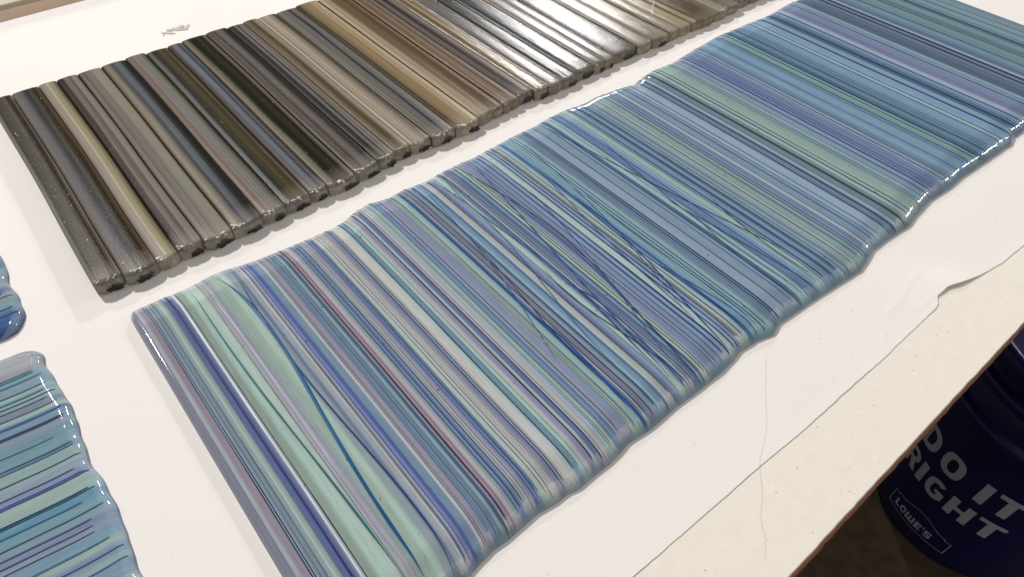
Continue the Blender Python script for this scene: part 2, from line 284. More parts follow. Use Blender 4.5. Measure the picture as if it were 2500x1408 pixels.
def box(v, f, x0, x1, y0, y1, z0, z1):
    b = len(v)
    v += [(x0, y0, z0), (x1, y0, z0), (x1, y1, z0), (x0, y1, z0), (x0, y0, z1), (x1, y0, z1), (x1, y1, z1), (x0, y1, z1)]
    f += [tuple(b + i for i in q) for q in ((0, 3, 2, 1), (4, 5, 6, 7), (0, 1, 5, 4), (1, 2, 6, 5), (2, 3, 7, 6), (3, 0, 4, 7))]


# ------------------------------------------------------------------ materials
def new_mat(name):
    m = bpy.data.materials.new(name)
    m.use_nodes = True
    nt = m.node_tree
    return m, nt, nt.nodes['Principled BSDF']


def attr_color(nt):
    n = nt.nodes.new('ShaderNodeAttribute')
    n.attribute_name = 'Col'
    return n.outputs['Color']


def streaks(nt, scale_vec, lo, hi, scale=1.0, detail=3.0):
    tc = nt.nodes.new('ShaderNodeTexCoord')
    mp = nt.nodes.new('ShaderNodeMapping')
    mp.inputs['Scale'].default_value = scale_vec
    no = nt.nodes.new('ShaderNodeTexNoise')
    no.inputs['Scale'].default_value = scale
    no.inputs['Detail'].default_value = detail
    nt.links.new(tc.outputs['Object'], mp.inputs['Vector'])
    nt.links.new(mp.outputs['Vector'], no.inputs['Vector'])
    mr = nt.nodes.new('ShaderNodeMapRange')
    mr.inputs['From Min'].default_value = 0.25
    mr.inputs['From Max'].default_value = 0.75
    mr.inputs['To Min'].default_value = lo
    mr.inputs['To Max'].default_value = hi
    nt.links.new(no.outputs['Fac'], mr.inputs['Value'])
    return mr.outputs['Result'], no.outputs['Fac']


def multiply(nt, col, fac):
    mx = nt.nodes.new('ShaderNodeVectorMath')
    mx.operation = 'SCALE'
    nt.links.new(col, mx.inputs[0])
    nt.links.new(fac, mx.inputs['Scale'])
    return mx.outputs['Vector']


def bump(nt, bs, height, strength, dist):
    b = nt.nodes.new('ShaderNodeBump')
    b.inputs['Strength'].default_value = strength
    b.inputs['Distance'].default_value = dist
    nt.links.new(height, b.inputs['Height'])
    nt.links.new(b.outputs['Normal'], bs.inputs['Normal'])


def translucent(nt, bs, amount):
    """let part of the light through the skin, as milky glass does"""
    if not amount:
        return
    tr = nt.nodes.new('ShaderNodeBsdfTranslucent')
    mx = nt.nodes.new('ShaderNodeMixShader')
    mx.inputs['Fac'].default_value = amount
    src = bs.inputs['Base Color'].links[0].from_socket
    nt.links.new(src, tr.inputs['Color'])
    nt.links.new(bs.outputs[0], mx.inputs[1])
    nt.links.new(tr.outputs[0], mx.inputs[2])
    nt.links.new(mx.outputs[0], nt.nodes['Material Output'].inputs['Surface'])


def glass_mat(name, vec, rough, lo=0.88, hi=1.10):
    """streaky glass: part milky, part clear tint over whatever lies below, glossy skin"""
    m, nt, bs = new_mat(name)
    f, _ = streaks(nt, vec, lo, hi)
    col = multiply(nt, attr_color(nt), f)
    df = nt.nodes.new('ShaderNodeBsdfDiffuse')
    nt.links.new(col, df.inputs['Color'])
    tr = nt.nodes.new('ShaderNodeBsdfTransparent')
    gm = nt.nodes.new('ShaderNodeGamma')
    gm.inputs['Gamma'].default_value = 0.55
    nt.links.new(col, gm.inputs['Color'])
    nt.links.new(gm.outputs[0], tr.inputs['Color'])
    m1 = nt.nodes.new('ShaderNodeMixShader')
    nt.links.new(next(n for n in nt.nodes if n.bl_idname == 'ShaderNodeAttribute').outputs['Alpha'], m1.inputs['Fac'])
    nt.links.new(df.outputs[0], m1.inputs[1])
    nt.links.new(tr.outputs[0], m1.inputs[2])
    gl = nt.nodes.new('ShaderNodeBsdfGlossy')
    gl.inputs['Roughness'].default_value = rough
    fr = nt.nodes.new('ShaderNodeFresnel')
    fr.inputs['IOR'].default_value = 1.46
    m2 = nt.nodes.new('ShaderNodeMixShader')
    nt.links.new(fr.outputs[0], m2.inputs['Fac'])
    nt.links.new(m1.outputs[0], m2.inputs[1])
    nt.links.new(gl.outputs[0], m2.inputs[2])
    nt.links.new(m2.outputs[0], nt.nodes['Material Output'].inputs['Surface'])
    nt.nodes.remove(bs)
    return m


M_BLUE = glass_mat('fused_glass_blue', (1400, 9, 9), 0.045)
M_BLUE_SIDE = glass_mat('fused_glass_blue_across', (9, 1400, 9), 0.045)
m, nt, bs = new_mat('glass_thread')
f1, _ = streaks(nt, (300, 60, 60), 0.85, 1.15)
nt.links.new(multiply(nt, attr_color(nt), f1), bs.inputs['Base Color'])
bs.inputs['Roughness'].default_value = 0.35
bs.inputs['Specular IOR Level'].default_value = 0.12
M_THREAD = m



def brown_mat(name, rough, spec, bstr):
    m, nt, bs = new_mat(name)
    f1, _ = streaks(nt, (1500, 8, 8), 0.80, 1.16)
    nt.links.new(multiply(nt, attr_color(nt), f1), bs.inputs['Base Color'])
    _, h1 = streaks(nt, (1100, 700, 900), 0, 1, 1.0, 4.0)
    bump(nt, bs, h1, bstr, 0.0006)
    bs.inputs['Roughness'].default_value = rough
    bs.inputs['IOR'].default_value = 1.45
    bs.inputs['Specular IOR Level'].default_value = spec
    translucent(nt, bs, 0.40)
    return m


M_BROWN = brown_mat('raw_glass_brown', 0.34, 0.14, 0.20)
M_BROWN_GLOSSY = brown_mat('fire_polished_glass_brown', 0.20, 1.0, 0.34)

m, nt, bs = new_mat('raw_glass_end')
f1, _ = streaks(nt, (500, 500, 500), 0.78, 1.18)
nt.links.new(multiply(nt, attr_color(nt), f1), bs.inputs['Base Color'])
_, h1 = streaks(nt, (700, 700, 700), 0, 1, 1.0, 2.0)
bump(nt, bs, h1, 0.6, 0.001)
bs.inputs['Roughness'].default_value = 0.16
translucent(nt, bs, 0.7)
M_END = m


def plain(name, rgb, rough, var=0.0, vec=(200, 200, 200), bstr=0.0, bdist=0.0005, spec=0.5, bvec=None):
    m, nt, bs = new_mat(name)
    c = lin(rgb)
    if var:
        f, fac = streaks(nt, vec, 1 - var, 1 + var, 1.0, 5.0)
        rg = nt.nodes.new('ShaderNodeRGB')
        rg.outputs[0].default_value = (*c, 1)
        nt.links.new(multiply(nt, rg.outputs[0], f), bs.inputs['Base Color'])
    else:
        bs.inputs['Base Color'].default_value = (*c, 1)
    if bstr:
        _, fac = streaks(nt, bvec or vec, 0, 1, 1.0, 5.0)
        bump(nt, bs, fac, bstr, bdist)
    bs.inputs['Roughness'].default_value = rough
    bs.inputs['Specular IOR Level'].default_value = spec
    return m


M_PAPER = plain('white_paper', (234, 230, 226), 0.75, 0.018, (9, 9, 9), 0.10, 0.0006, 0.25, (60, 60, 60))
M_BOARD = plain('cream_laminate', (233, 227, 215), 0.55, 0.03, (130, 130, 130), 0.25, 0.0004, 0.3, (420, 420, 420))
M_CORE = plain('raw_hardboard', (150, 106, 84), 0.9, 0.18, (220, 900, 900), 0.4, 0.0006, 0.2)
M_RAIL = plain('brown_painted_rail', (139, 119, 98), 0.75, 0.07, (70, 70, 70), 0.2, 0.0006, 0.3)
M_SILL = plain('pale_painted_board', (205, 196, 174), 0.7, 0.05, (50, 50, 50), 0.1, 0.0005, 0.3)
M_FLOOR = plain('dark_workshop_floor', (70, 56, 40), 0.8, 0.35, (45, 45, 45), 0.4, 0.001, 0.3)
M_NAVY = plain('navy_plastic', (24, 26, 80), 0.30, 0.08, (60, 60, 60), 0.1, 0.0004, 0.5)
M_PRINT = plain('grey_white_print', (186, 186, 198), 0.6, 0.06, (500, 500, 500))
M_GRIT = plain('dark_grit', (70, 58, 48), 0.9)
M_HAIR = plain('grey_hair', (216, 209, 202), 0.6)
M_DARK = plain('dark_reflection_and_slab', (30, 20, 14), 0.12, 0.3, (600, 600, 600))  # dark reflections painted on the strip ends; also used for the hidden slab
M_SPARK = plain('glint_and_scratch_white', (244, 242, 236), 0.25)  # white of the painted glints and the scratch
M_SPARKLE = plain('painted_sparkle_white', (242, 238, 230), 0.2)  # white of the sparkles painted on the strip tops
M_SHARD = plain('clear_glass_shard', (206, 199, 195), 0.08, 0.12, (700, 700, 700))
M_BUBBLE = plain('bubble_rim', (66, 84, 108), 0.1)
M_LEG = plain('table_leg_steel', (70, 66, 62), 0.4)

# ------------------------------------------------------------------ setting: floor
v, f = [], []
for a in range(25):
    for b in range(25):
        v.append((-6 + a * 0.5, -6 + b * 0.5, -0.73 + 0.0008 * nz(a * 3.1, b * 2.7)))
o = obj('floor', v, grid_faces(25, 25), M_FLOOR, scale=1)
o['kind'] = 'structure'

# ------------------------------------------------------------------ work table
XL, XR = -2.2, 4.2
TABLE_FAR = 2.60
table = empty('work_table', 'cream laminate work table with a rough brown board edge', 'table')
BZ = -0.0010
# top face with an irregular sawn near edge
xs = [XL + (XR - XL) * i / 700 for i in range(701)]


def edge_y(x):
    return 0.0212 + 0.0008 * nz(x * 9, 3) + 0.0008 * nz(x * 38, 7) + (0.0016 * max(0, nz(x * 70, 1)) if nz(x * 6, 5) > 0.1 else 0)


v = []
for x in xs:
    e = edge_y(x)
    v += [(x, e + 0.0006, BZ - 0.0012), (x, e + 0.0022, BZ), (x, e + 0.03, BZ), (x, 0.3, BZ), (x, 2.46, BZ)]
obj('laminate_face', v, grid_faces(len(xs), 5), M_BOARD, table, smooth=False)
v = []
for x in xs:
    e = edge_y(x)
    j = 0.0016 * nz(x * 60, 9) + 0.001 * nz(x * 190, 2)
    v += [(x, 0.08, BZ - 0.024), (x, e - 0.001 + j, BZ - 0.024), (x, e - 0.004 + j, BZ - 0.020), (x, e - 0.0046 - j, BZ - 0.010), (x, e - 0.0012 + j * 0.5, BZ - 0.0024), (x, e + 0.004, BZ - 0.0018)]
obj('board_core', v, grid_faces(len(xs), 6), M_CORE, table)
v, f = [], []
box(v, f, XL, XR, 0.08, 2.46, BZ - 0.10, BZ - 0.012)
obj('underframe', v, f, M_LEG, table, smooth=False)
for lx, lyy in ((XL + 0.1, 0.2), (XR - 0.2, 0.2), (XL + 0.1, 2.3), (XR - 0.2, 2.3)):
    v, f = [], []
    box(v, f, lx, lx + 0.1, lyy, lyy + 0.1, -0.73 / U, BZ - 0.10)
    obj('leg', v, f, M_LEG, table, smooth=False)

# brown rail beyond the paper, pale board beyond that
v = []
xs2 = [XL + (XR - XL) * i / 400 for i in range(401)]
for x in xs2:
    e = 2.452 + 0.003 * nz(x * 8, 1) + 0.003 * nz(x * 30, 4)
    g = 2.584 + 0.002 * nz(x * 12, 8) + 0.0015 * nz(x * 50, 2)
    v += [(x, e, -0.06), (x, e + 0.001, -0.016), (x, e + 0.006, -0.010), (x, g - 0.006, -0.010), (x, g, -0.016), (x, g + 0.001, -0.06)]
rail = obj('wooden_rail', v, grid_faces(len(xs2), 6), M_RAIL)
tag(rail, 'grey brown rail along the far edge of the paper, top left corner', 'rail')
v = []
for x in xs2:
    v += [(x, 2.592, -0.06), (x, 2.593, -0.004), (x, 2.60, 0.0), (x, 3.6, 0.0), (x, 3.61, -0.06)]
sill = obj('pale_board', v, grid_faces(len(xs2), 5), M_SILL)
tag(sill, 'pale cream board beyond the grey brown rail, top left corner', 'board')

# ------------------------------------------------------------------ paper
def seg_dist(p, a, b):
    ax, ay = a
    bx, by = b
    dx, dy = bx - ax, by - ay
    t = max(0, min(1, ((p[0] - ax) * dx + (p[1] - ay) * dy) / (dx * dx + dy * dy)))
    return math.hypot(p[0] - ax - t * dx, p[1] - ay - t * dy)


def paper_y(x):
    if x < PAPER_EDGE[0][0]:
        return PAPER_EDGE[0][1] + (PAPER_EDGE[0][0] - x) * 0.03 + 0.0012 * nz(x * 20, 4)
    if x > PAPER_EDGE[-1][0]:
        return PAPER_EDGE[-1][1] - (x - PAPER_EDGE[-1][0]) * 0.03
    return interp(PAPER_EDGE, x) + 0.0012 * nz(x * 40, 4)


def paper_z(x, y, ye):
    d = y - ye
    z = 0.0
    z += 0.006 * math.exp(-((x - 1.30) / 0.055) ** 2) * math.exp(-(d / 0.05) ** 2)
    z += 0.0007 * math.exp(-(d / 0.012) ** 2) * (0.6 + 0.6 * nz(x * 5, 2))
    if y > 2.36:
        z += 0.010 * max(0, (y - 2.405) / 0.042)
    if 0.7 < x < 1.75 and y < 0.6:
        z += 0.0009 * (nz(x * 6, y * 7, 3)) * min(1, d / 0.05) * max(0, 1 - abs(x - 1.2) / 0.5)
        for k, c in enumerate(CREASES):
            dm = min(seg_dist((x, y), a, b) for a, b in zip(c, c[1:]))
            if dm < 0.03:
                z += (0.0006, 0.0005, 0.0005, 0.0004)[k] * math.exp(-(dm / 0.004) ** 2)
    return max(z, -0.0022)


px = sorted(set([round(XL + i * 0.05, 4) for i in range(int((XR - XL) / 0.05) + 1)] + [round(0.75 + i * 0.0045, 4) for i in range(int(0.95 / 0.0045))] + [round(0.3 + i * 0.012, 4) for i in range(40)]))
tv = [i * 0.0016 for i in range(9)] + [0.0145 + i * 0.0019 for i in range(90)] + [0.19 + i * 0.03 for i in range(26)] + [0.975, 0.982, 0.988, 0.993, 0.997, 1.0]
v = []
for x in px:
    ye = paper_y(x)
    yf = 2.448 + 0.002 * nz(x * 7, 6)
    for t in tv:
        y = ye + (yf - ye) * t
        v.append((x, y, paper_z(x, y, ye)))
paper = obj('paper_sheet', v, grid_faces(len(px), len(tv)), M_PAPER)
tag(paper, 'large white paper sheet covering the table under the glass panels', 'paper')


# ------------------------------------------------------------------ fused glass panels
class Fused:
    """A slab of strips fused side by side: u runs across the strips, v along them."""

    def __init__(self, u0, u1, lo, hi, T, rim, end, corner, seed, place, flip=False):
        self.flip = flip
        self.bow = -0.8 if flip else 1.0
        self.u0, self.u1, self.lo, self.hi, self.T = u0, u1, lo, hi, T
        self.rim, self.end, self.corner, self.seed, self.place = rim, end, corner, seed, place
        self.s = []
        k = 9
        for i in range(k):
            self.s.append(('a', math.pi / 2 * i / k))
        for i in range(31):
            self.s.append(('m', i / 30))
        for i in range(k - 1, -1, -1):
            self.s.append(('b', math.pi / 2 * i / k))

    def ends(self, u):
        a, b = self.lo(u), self.hi(u)
        d = min(u - self.u0, self.u1 - u)
        c = self.corner
        if d < c:
            q = c * (1 - math.sqrt(max(0, 1 - ((c - max(d, 0)) / c) ** 2)))
            a += q
            b -= q
        return a, b

    def height(self, u, v):
        d = max(0.0, min(u - self.u0, self.u1 - u))
        e = 1.0
        if d < self.end:
            e = math.sqrt(max(0.0, 1 - ((self.end - d) / self.end) ** 2))
        w = 0.038 * nz(u * 14, v * 0.9, self.seed) + 0.024 * nz(u * 42, v * 1.1, self.seed + 5)
        return self.T * e * (1 + w)

    def at_v(self, u, v, lift=0.0):
        """point of the top skin for a given u, v"""
        a, b = self.ends(u)
        r = self.rim
        h = self.height(u, v)
        da, db = v - a, b - v
        d = min(da, db)
        if d < r:
            t = max(0.0, d / r)
            h *= math.sqrt(max(0.0, 1 - (1 - t) ** 2))
        return (u, v, h + lift)

    def skin(self, u, s):
        a, b = self.ends(u)
        kind, t = s
        r = self.rim
        if kind == 'a':
            v = a + r * (1 - math.cos(t))
            z = self.height(u, v) * math.sin(t) * (1 + 0.16 * math.cos(t) * nz(u * 24, self.seed))
        elif kind == 'b':
            v = b - r * (1 - math.cos(t))
            z = self.height(u, v) * math.sin(t)
        else:
            v = a + r + (b - a - 2 * r) * t
            z = self.height(u, v)
        return (u, v, z)

    def warp(self, u, v):
        a, b = self.ends(u)
        da, db = max(0.0, v - a), max(0.0, b - v)
        bow = -0.010 * max(0.0, 1 - da / 0.085) ** 2 - 0.007 * max(0.0, 1 - db / 0.07) ** 2
        return bow * self.bow + 0.0045 * nz(u * 2.0, v * 1.6, self.seed + 20) + 0.0014 * nz(u * 8, v * 2.4, self.seed + 30)

    def point(self, u, s):
        p = self.skin(u, s)
        return self.place(p[0] + self.warp(p[0], p[1]) * min(1, max(0, min(u - self.u0, self.u1 - u)) / 0.03), p[1], p[2])

    def normal(self, u, s, k):
        du = 0.0012
        p, q = Vector(self.point(u - du, s)), Vector(self.point(u + du, s))
        sl = self.s
        a, b = Vector(self.point(u, sl[max(0, k - 1)])), Vector(self.point(u, sl[min(len(sl) - 1, k + 1)]))
        n = (q - p).cross(b - a)
        if n.z < 0:
            n = -n
        if n.length < 1e-12:
            return (0, 0, 1)
        return n.normalized()

    def strips(self, bands, mat, parent, rimcol, pale):
        bands = [(min(a, b), max(a, b), c) for a, b, c in bands]
        bands.sort()
        n = len(bands)
        for i, (a, b, c) in enumerate(bands):
            cl = body(c)
            cp = body(bands[i - 1][2]) if i else cl
            cn = body(bands[i + 1][2]) if i < n - 1 else cl
            nc = max(5, min(16, int((b - a) / 0.004)))
            us = [a + (b - a) * j / (nc - 1) for j in range(nc)]
            soft = min(0.45, 0.0022 / (b - a))
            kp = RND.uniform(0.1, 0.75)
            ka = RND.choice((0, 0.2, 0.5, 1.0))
            verts, cols, nrm = [], [], []
            for u in us:
                t = (u - a) / (b - a)
                base = cl
                if t < soft:
                    base = mix(mix(cp, cl, 0.5), cl, t / soft)
                elif t > 1 - soft:
                    base = mix(mix(cn, cl, 0.5), cl, (1 - t) / soft)
                for k, s in enumerate(self.s):
                    verts.append(self.point(u, s))
                    nrm.append(self.normal(u, s, k))
                    col = base
                    ra = RND.uniform(0.92, 1.04)
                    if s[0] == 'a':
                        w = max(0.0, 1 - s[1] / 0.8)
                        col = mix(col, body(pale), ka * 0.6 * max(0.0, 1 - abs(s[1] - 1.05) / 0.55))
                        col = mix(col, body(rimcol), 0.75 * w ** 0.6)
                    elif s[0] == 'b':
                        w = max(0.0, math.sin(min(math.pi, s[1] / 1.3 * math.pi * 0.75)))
                        col = mix(col, body(pale), kp * 0.8 * w)  # glow at the far strip ends painted in as pale colour
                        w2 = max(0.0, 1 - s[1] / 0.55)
                        col = mix(col, body((58, 66, 112)), min(1.0, 1.3 * w2))  # dark outline of edge refraction painted along the far rim
                    clear = 0.5
                    if s[0] != 'm':
                        clear += (0.40 if s[0] == 'a' else -0.15) * max(0.0, 1 - s[1] / 1.6)
                    elif s[1] < 0.04:
                        clear += 0.12
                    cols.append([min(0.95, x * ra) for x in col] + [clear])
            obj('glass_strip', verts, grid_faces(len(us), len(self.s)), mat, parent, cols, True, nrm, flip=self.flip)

    def thread(self, path, w, rgb, parent, lift=0.0007, taper=True, name='glass_thread', fade=False):
        """path: list of (u, v) along the thread"""
        verts, cols = [], []
        c = lin(rgb)
        n = len(path)
        sd = RND.uniform(0, 50)
        for i, (u, v) in enumerate(path):
            wu = self.warp(u, v) * min(1, max(0, min(u - self.u0, self.u1 - u)) / 0.03)
            k = 1.0
            if taper:
                e = min(i, n - 1 - i) / (n - 1)
                k = min(1.0, (0.35 + e * 9) if not fade else e * 7 + 0.02)
            k *= 0.8 + 0.35 * nz(v * 7, sd)
            h = w * 0.5 * k
            pts = []
            for du, dz in ((-h, 0.0), (-h * 0.5, lift * 0.85), (0, lift), (h * 0.5, lift * 0.85), (h, 0.0)):
                q = self.at_v(u + du, v, dz + 0.0007)
                pts.append(self.place(q[0] + wu, q[1], q[2]))
            verts += pts
            tone = 0.9 + 0.25 * nz(v * 5, sd + 9)
            edge = mix(c, lin((128, 146, 170)), 0.15)
            for d in (1, 0, 0, 0, 1):
                cols.append([x * tone for x in (edge if d else c)])
        return obj(name, verts, grid_faces(n, 5), M_THREAD, parent, cols, flip=self.flip)


def run(f, u, ina, inb, n=44):
    a, b = f.ends(u)
    a += ina
    b -= inb
    out = []
    for i in range(n):
        t = i / (n - 1)
        t = 0.5 - 0.5 * math.cos(math.pi * t)
        out.append((u, a + (b - a) * t))
    return out


def resample(pts, n):
    # Catmull-Rom through the measured points
    out = []
    m = len(pts)
    for i in range(n):
        t = i / (n - 1) * (m - 1)
        k = min(int(t), m - 2)
        t -= k
        p0, p1, p2, p3 = pts[max(0, k - 1)], pts[k], pts[k + 1], pts[min(m - 1, k + 2)]
        out.append(tuple(0.5 * ((2 * p1[j]) + (-p0[j] + p2[j]) * t + (2 * p0[j] - 5 * p1[j] + 4 * p2[j] - p3[j]) * t * t + (-p0[j] + 3 * p1[j] - 3 * p2[j] + p3[j]) * t ** 3) for j in (0, 1)))
    return out


def smooth_run(pts, n):
    # least-squares cubic u(v): glass threads bend but never kink
    vs = [p[1] for p in pts]
    v0, v1 = min(vs), max(vs)
    deg = 2 if len(pts) < 6 else 3 if len(pts) < 9 else 4
    m = deg + 1
    A = [[0.0] * (m + 1) for _ in range(m)]
    for u, v in pts:
        s = (v - v0) / (v1 - v0)
        for i in range(m):
            for j in range(m):
                A[i][j] += s ** (i + j)
            A[i][m] += u * s ** i
    for i in range(m):
        A[i][i] += 1e-6
    for i in range(m):
        k = max(range(i, m), key=lambda r: abs(A[r][i]))
        A[i], A[k] = A[k], A[i]
        for r in range(m):
            if r != i:
                fct = A[r][i] / A[i][i]
                A[r] = [a - fct * b for a, b in zip(A[r], A[i])]
    co = [A[i][m] / A[i][i] for i in range(m)]
    return [(sum(c * (k / (n - 1)) ** i for i, c in enumerate(co)), v0 + (v1 - v0) * k / (n - 1)) for k in range(n)]


def near_y(u):
    if u < NEAR_EDGE[0][0]:
        return 0.311 + 0.004 * nz(u * 12, 3)
    if u > NEAR_EDGE[-1][0]:
        return 0.308 + 0.006 * nz(u * 9, 2)
    return interp(NEAR_EDGE, u)


def far_y(u):
    if u > FAR_EDGE[-1][0]:
        return 1.098 + 0.008 * nz(u * 7, 5)
    if u < 0.036:
        return 1.096
    return interp(FAR_EDGE, u)


panel = empty('fused_glass_panel', 'long glossy blue and green striped fused glass panel in the middle', 'glass panel')
P = Fused(-0.004, 2.525, near_y, far_y, 0.0155, 0.026, 0.012, 0.020, 1.0, lambda u, v, z: (u, v, z + 0.0005))
fine_bands = []
for a, b, c in BANDS:
    n = max(1, int(round((b - a) / 0.013))) if b - a > 0.022 else 1
    cuts = [a] + sorted(a + (b - a) * (k + RND.uniform(-0.3, 0.3)) / n for k in range(1, n)) + [b]
    for p, q in zip(cuts, cuts[1:]):
        g = RND.uniform(0.93, 1.06) if n > 1 else 1
        g *= 1 + 0.07 * min(1.0, max(0.0, (p - 1.3) / 0.4))  # lighter towards the right, white haze put into the colour
        fine_bands.append((p, q, tuple(min(250, v * g * RND.uniform(0.97, 1.03)) for v in c)))
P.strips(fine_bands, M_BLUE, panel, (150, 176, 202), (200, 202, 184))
for x, w, c in THREADS:
    P.thread(run(P, x, RND.choice((0.006, 0.012, 0.018, 0.026)), RND.choice((0.004, 0.008, 0.016))), w, c, panel)
for pts, w, c in CROSS_THREADS:
    q = smooth_run([tuple(p) for p in pts], 44)
    q = [(u, max(near_y(u) + 0.006, min(far_y(u) - 0.006, v))) for u, v in q]
    P.thread(q, w, c, panel, lift=0.0008 + 0.0003 * (len(q) + int(w * 1e5)) % 5 * 1e-4, fade=True)
# long loose threads lying slantwise from edge to edge in the middle of the panel
for i in range(5):
    x = RND.uniform(0.50, 1.16)
    dx = RND.choice((-1, 1)) * RND.uniform(0.03, 0.13)
    bow = RND.uniform(-0.02, 0.02)
    a, b = near_y(x) + RND.uniform(0.01, 0.2), far_y(x) - RND.uniform(0.01, 0.2)
    q = []
    for k in range(40):
        t = k / 39
        q.append((x + dx * (t - 0.5) + bow * math.sin(math.pi * t), a + (b - a) * t))
    P.thread(q, RND.uniform(0.0012, 0.0024), RND.choice(((52, 86, 146), (30, 46, 84), (70, 106, 150), (50, 76, 120))), panel, lift=0.0009, fade=True)
# fine hair-thin threads between the measured ones
for i in range(120):
    x = RND.uniform(0.20, 2.45)
    c = RND.choice(((44, 84, 132), (62, 104, 150), (34, 66, 116), (74, 112, 146), (40, 56, 92)))
    P.thread(run(P, x, RND.uniform(0.008, 0.03), RND.uniform(0.006, 0.02), 30), RND.choice((0.0010, 0.0013, 0.0017, 0.0024)), c, panel, lift=0.0005)


def bubbles(f, n, u0, u1, parent):
    v, fc = [], []
    for i in range(n):
        u = RND.uniform(u0, u1)
        a, b = f.ends(u)
        t = RND.uniform(a + 0.05, b - 0.04)
        r = RND.choice((0.0007, 0.0009, 0.0011, 0.0019))
        c = f.place(*f.at_v(u, t, 0.0004))
        k = len(v)
        v.append((c[0], c[1], c[2] + r * 0.6))
        for j in range(7):
            an = j * 2 * math.pi / 7
            v.append((c[0] + r * math.cos(an), c[1] + r * math.sin(an), c[2]))
        for j in range(7):
            fc.append((k, k + 1 + j, k + 1 + (j + 1) % 7))
    o = obj('trapped_bubbles', v, fc, M_BUBBLE, parent)
    o['kind'] = 'stuff'


bubbles(P, 150, 0.05, 1.5, panel)

# the two panels at the left edge, strips running the other way
def left_place(u, v, z):
    return (v, u - 0.12 * (v + 0.15), z + 0.0005)


def wavy(seed, base):
    def g(u):
        return base + 0.007 * nz(u * 9, seed) + 0.004 * nz(u * 24, seed + 3)
    return g


lower = empty('fused_glass_panel', 'smaller pale blue fused glass panel at the lower left edge', 'glass panel')
QL = Fused(0.36, 1.118, lambda u: -0.95, wavy(7, -0.150), 0.0155, 0.017, 0.020, 0.040, 4.0, left_place, True)
lb = [tuple(b) for b in LOWER_BANDS]
last = min(b[1] for b in lb)
k = 0
while last > 0.36:
    nx = max(0.36, last - RND.uniform(0.012, 0.03))
    lb.append((last, nx, RND.choice(((126, 146, 166), (148, 170, 166), (112, 146, 166), (128, 136, 164)))))
    last = nx
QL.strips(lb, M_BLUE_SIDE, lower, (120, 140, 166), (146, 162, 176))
lt = [tuple(t) for t in LOWER_THREADS] + [(RND.uniform(0.38, 0.6), 0.002, (56, 76, 116)) for i in range(12)]
for y, w, c in lt:
    if 0.365 < y < 1.112:
        QL.thread(run(QL, y, 0.01, RND.choice((0.006, 0.012, 0.02, 0.034))), w, c, lower)

upper = empty('fused_glass_panel', 'blue fused glass panel cut off at the left edge, above the pale one', 'glass panel')
UPPER_BANDS = [(a + 0.035, b + 0.035, c) for a, b, c in UPPER_BANDS]
UPPER_THREADS = [(y + 0.035, w, c) for y, w, c in UPPER_THREADS]
UL = min(b[1] for b in UPPER_BANDS)
QU = Fused(UL, 1.98, lambda u: -0.95, wavy(15, -0.150), 0.0155, 0.017, 0.020, 0.040, 8.0, left_place, True)
ub = [tuple(b) for b in UPPER_BANDS]
last = max(b[0] for b in ub)
while last < 1.98:
    nx = min(1.98, last + RND.uniform(0.015, 0.04))
    ub.append((last, nx, RND.choice(((104, 130, 160), (126, 146, 156), (86, 116, 160)))))
    last = nx
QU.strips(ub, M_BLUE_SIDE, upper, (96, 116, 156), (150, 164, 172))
for y, w, c in UPPER_THREADS:
    QU.thread(run(QU, y, 0.01, RND.choice((0.006, 0.012, 0.02))), w, c, upper)

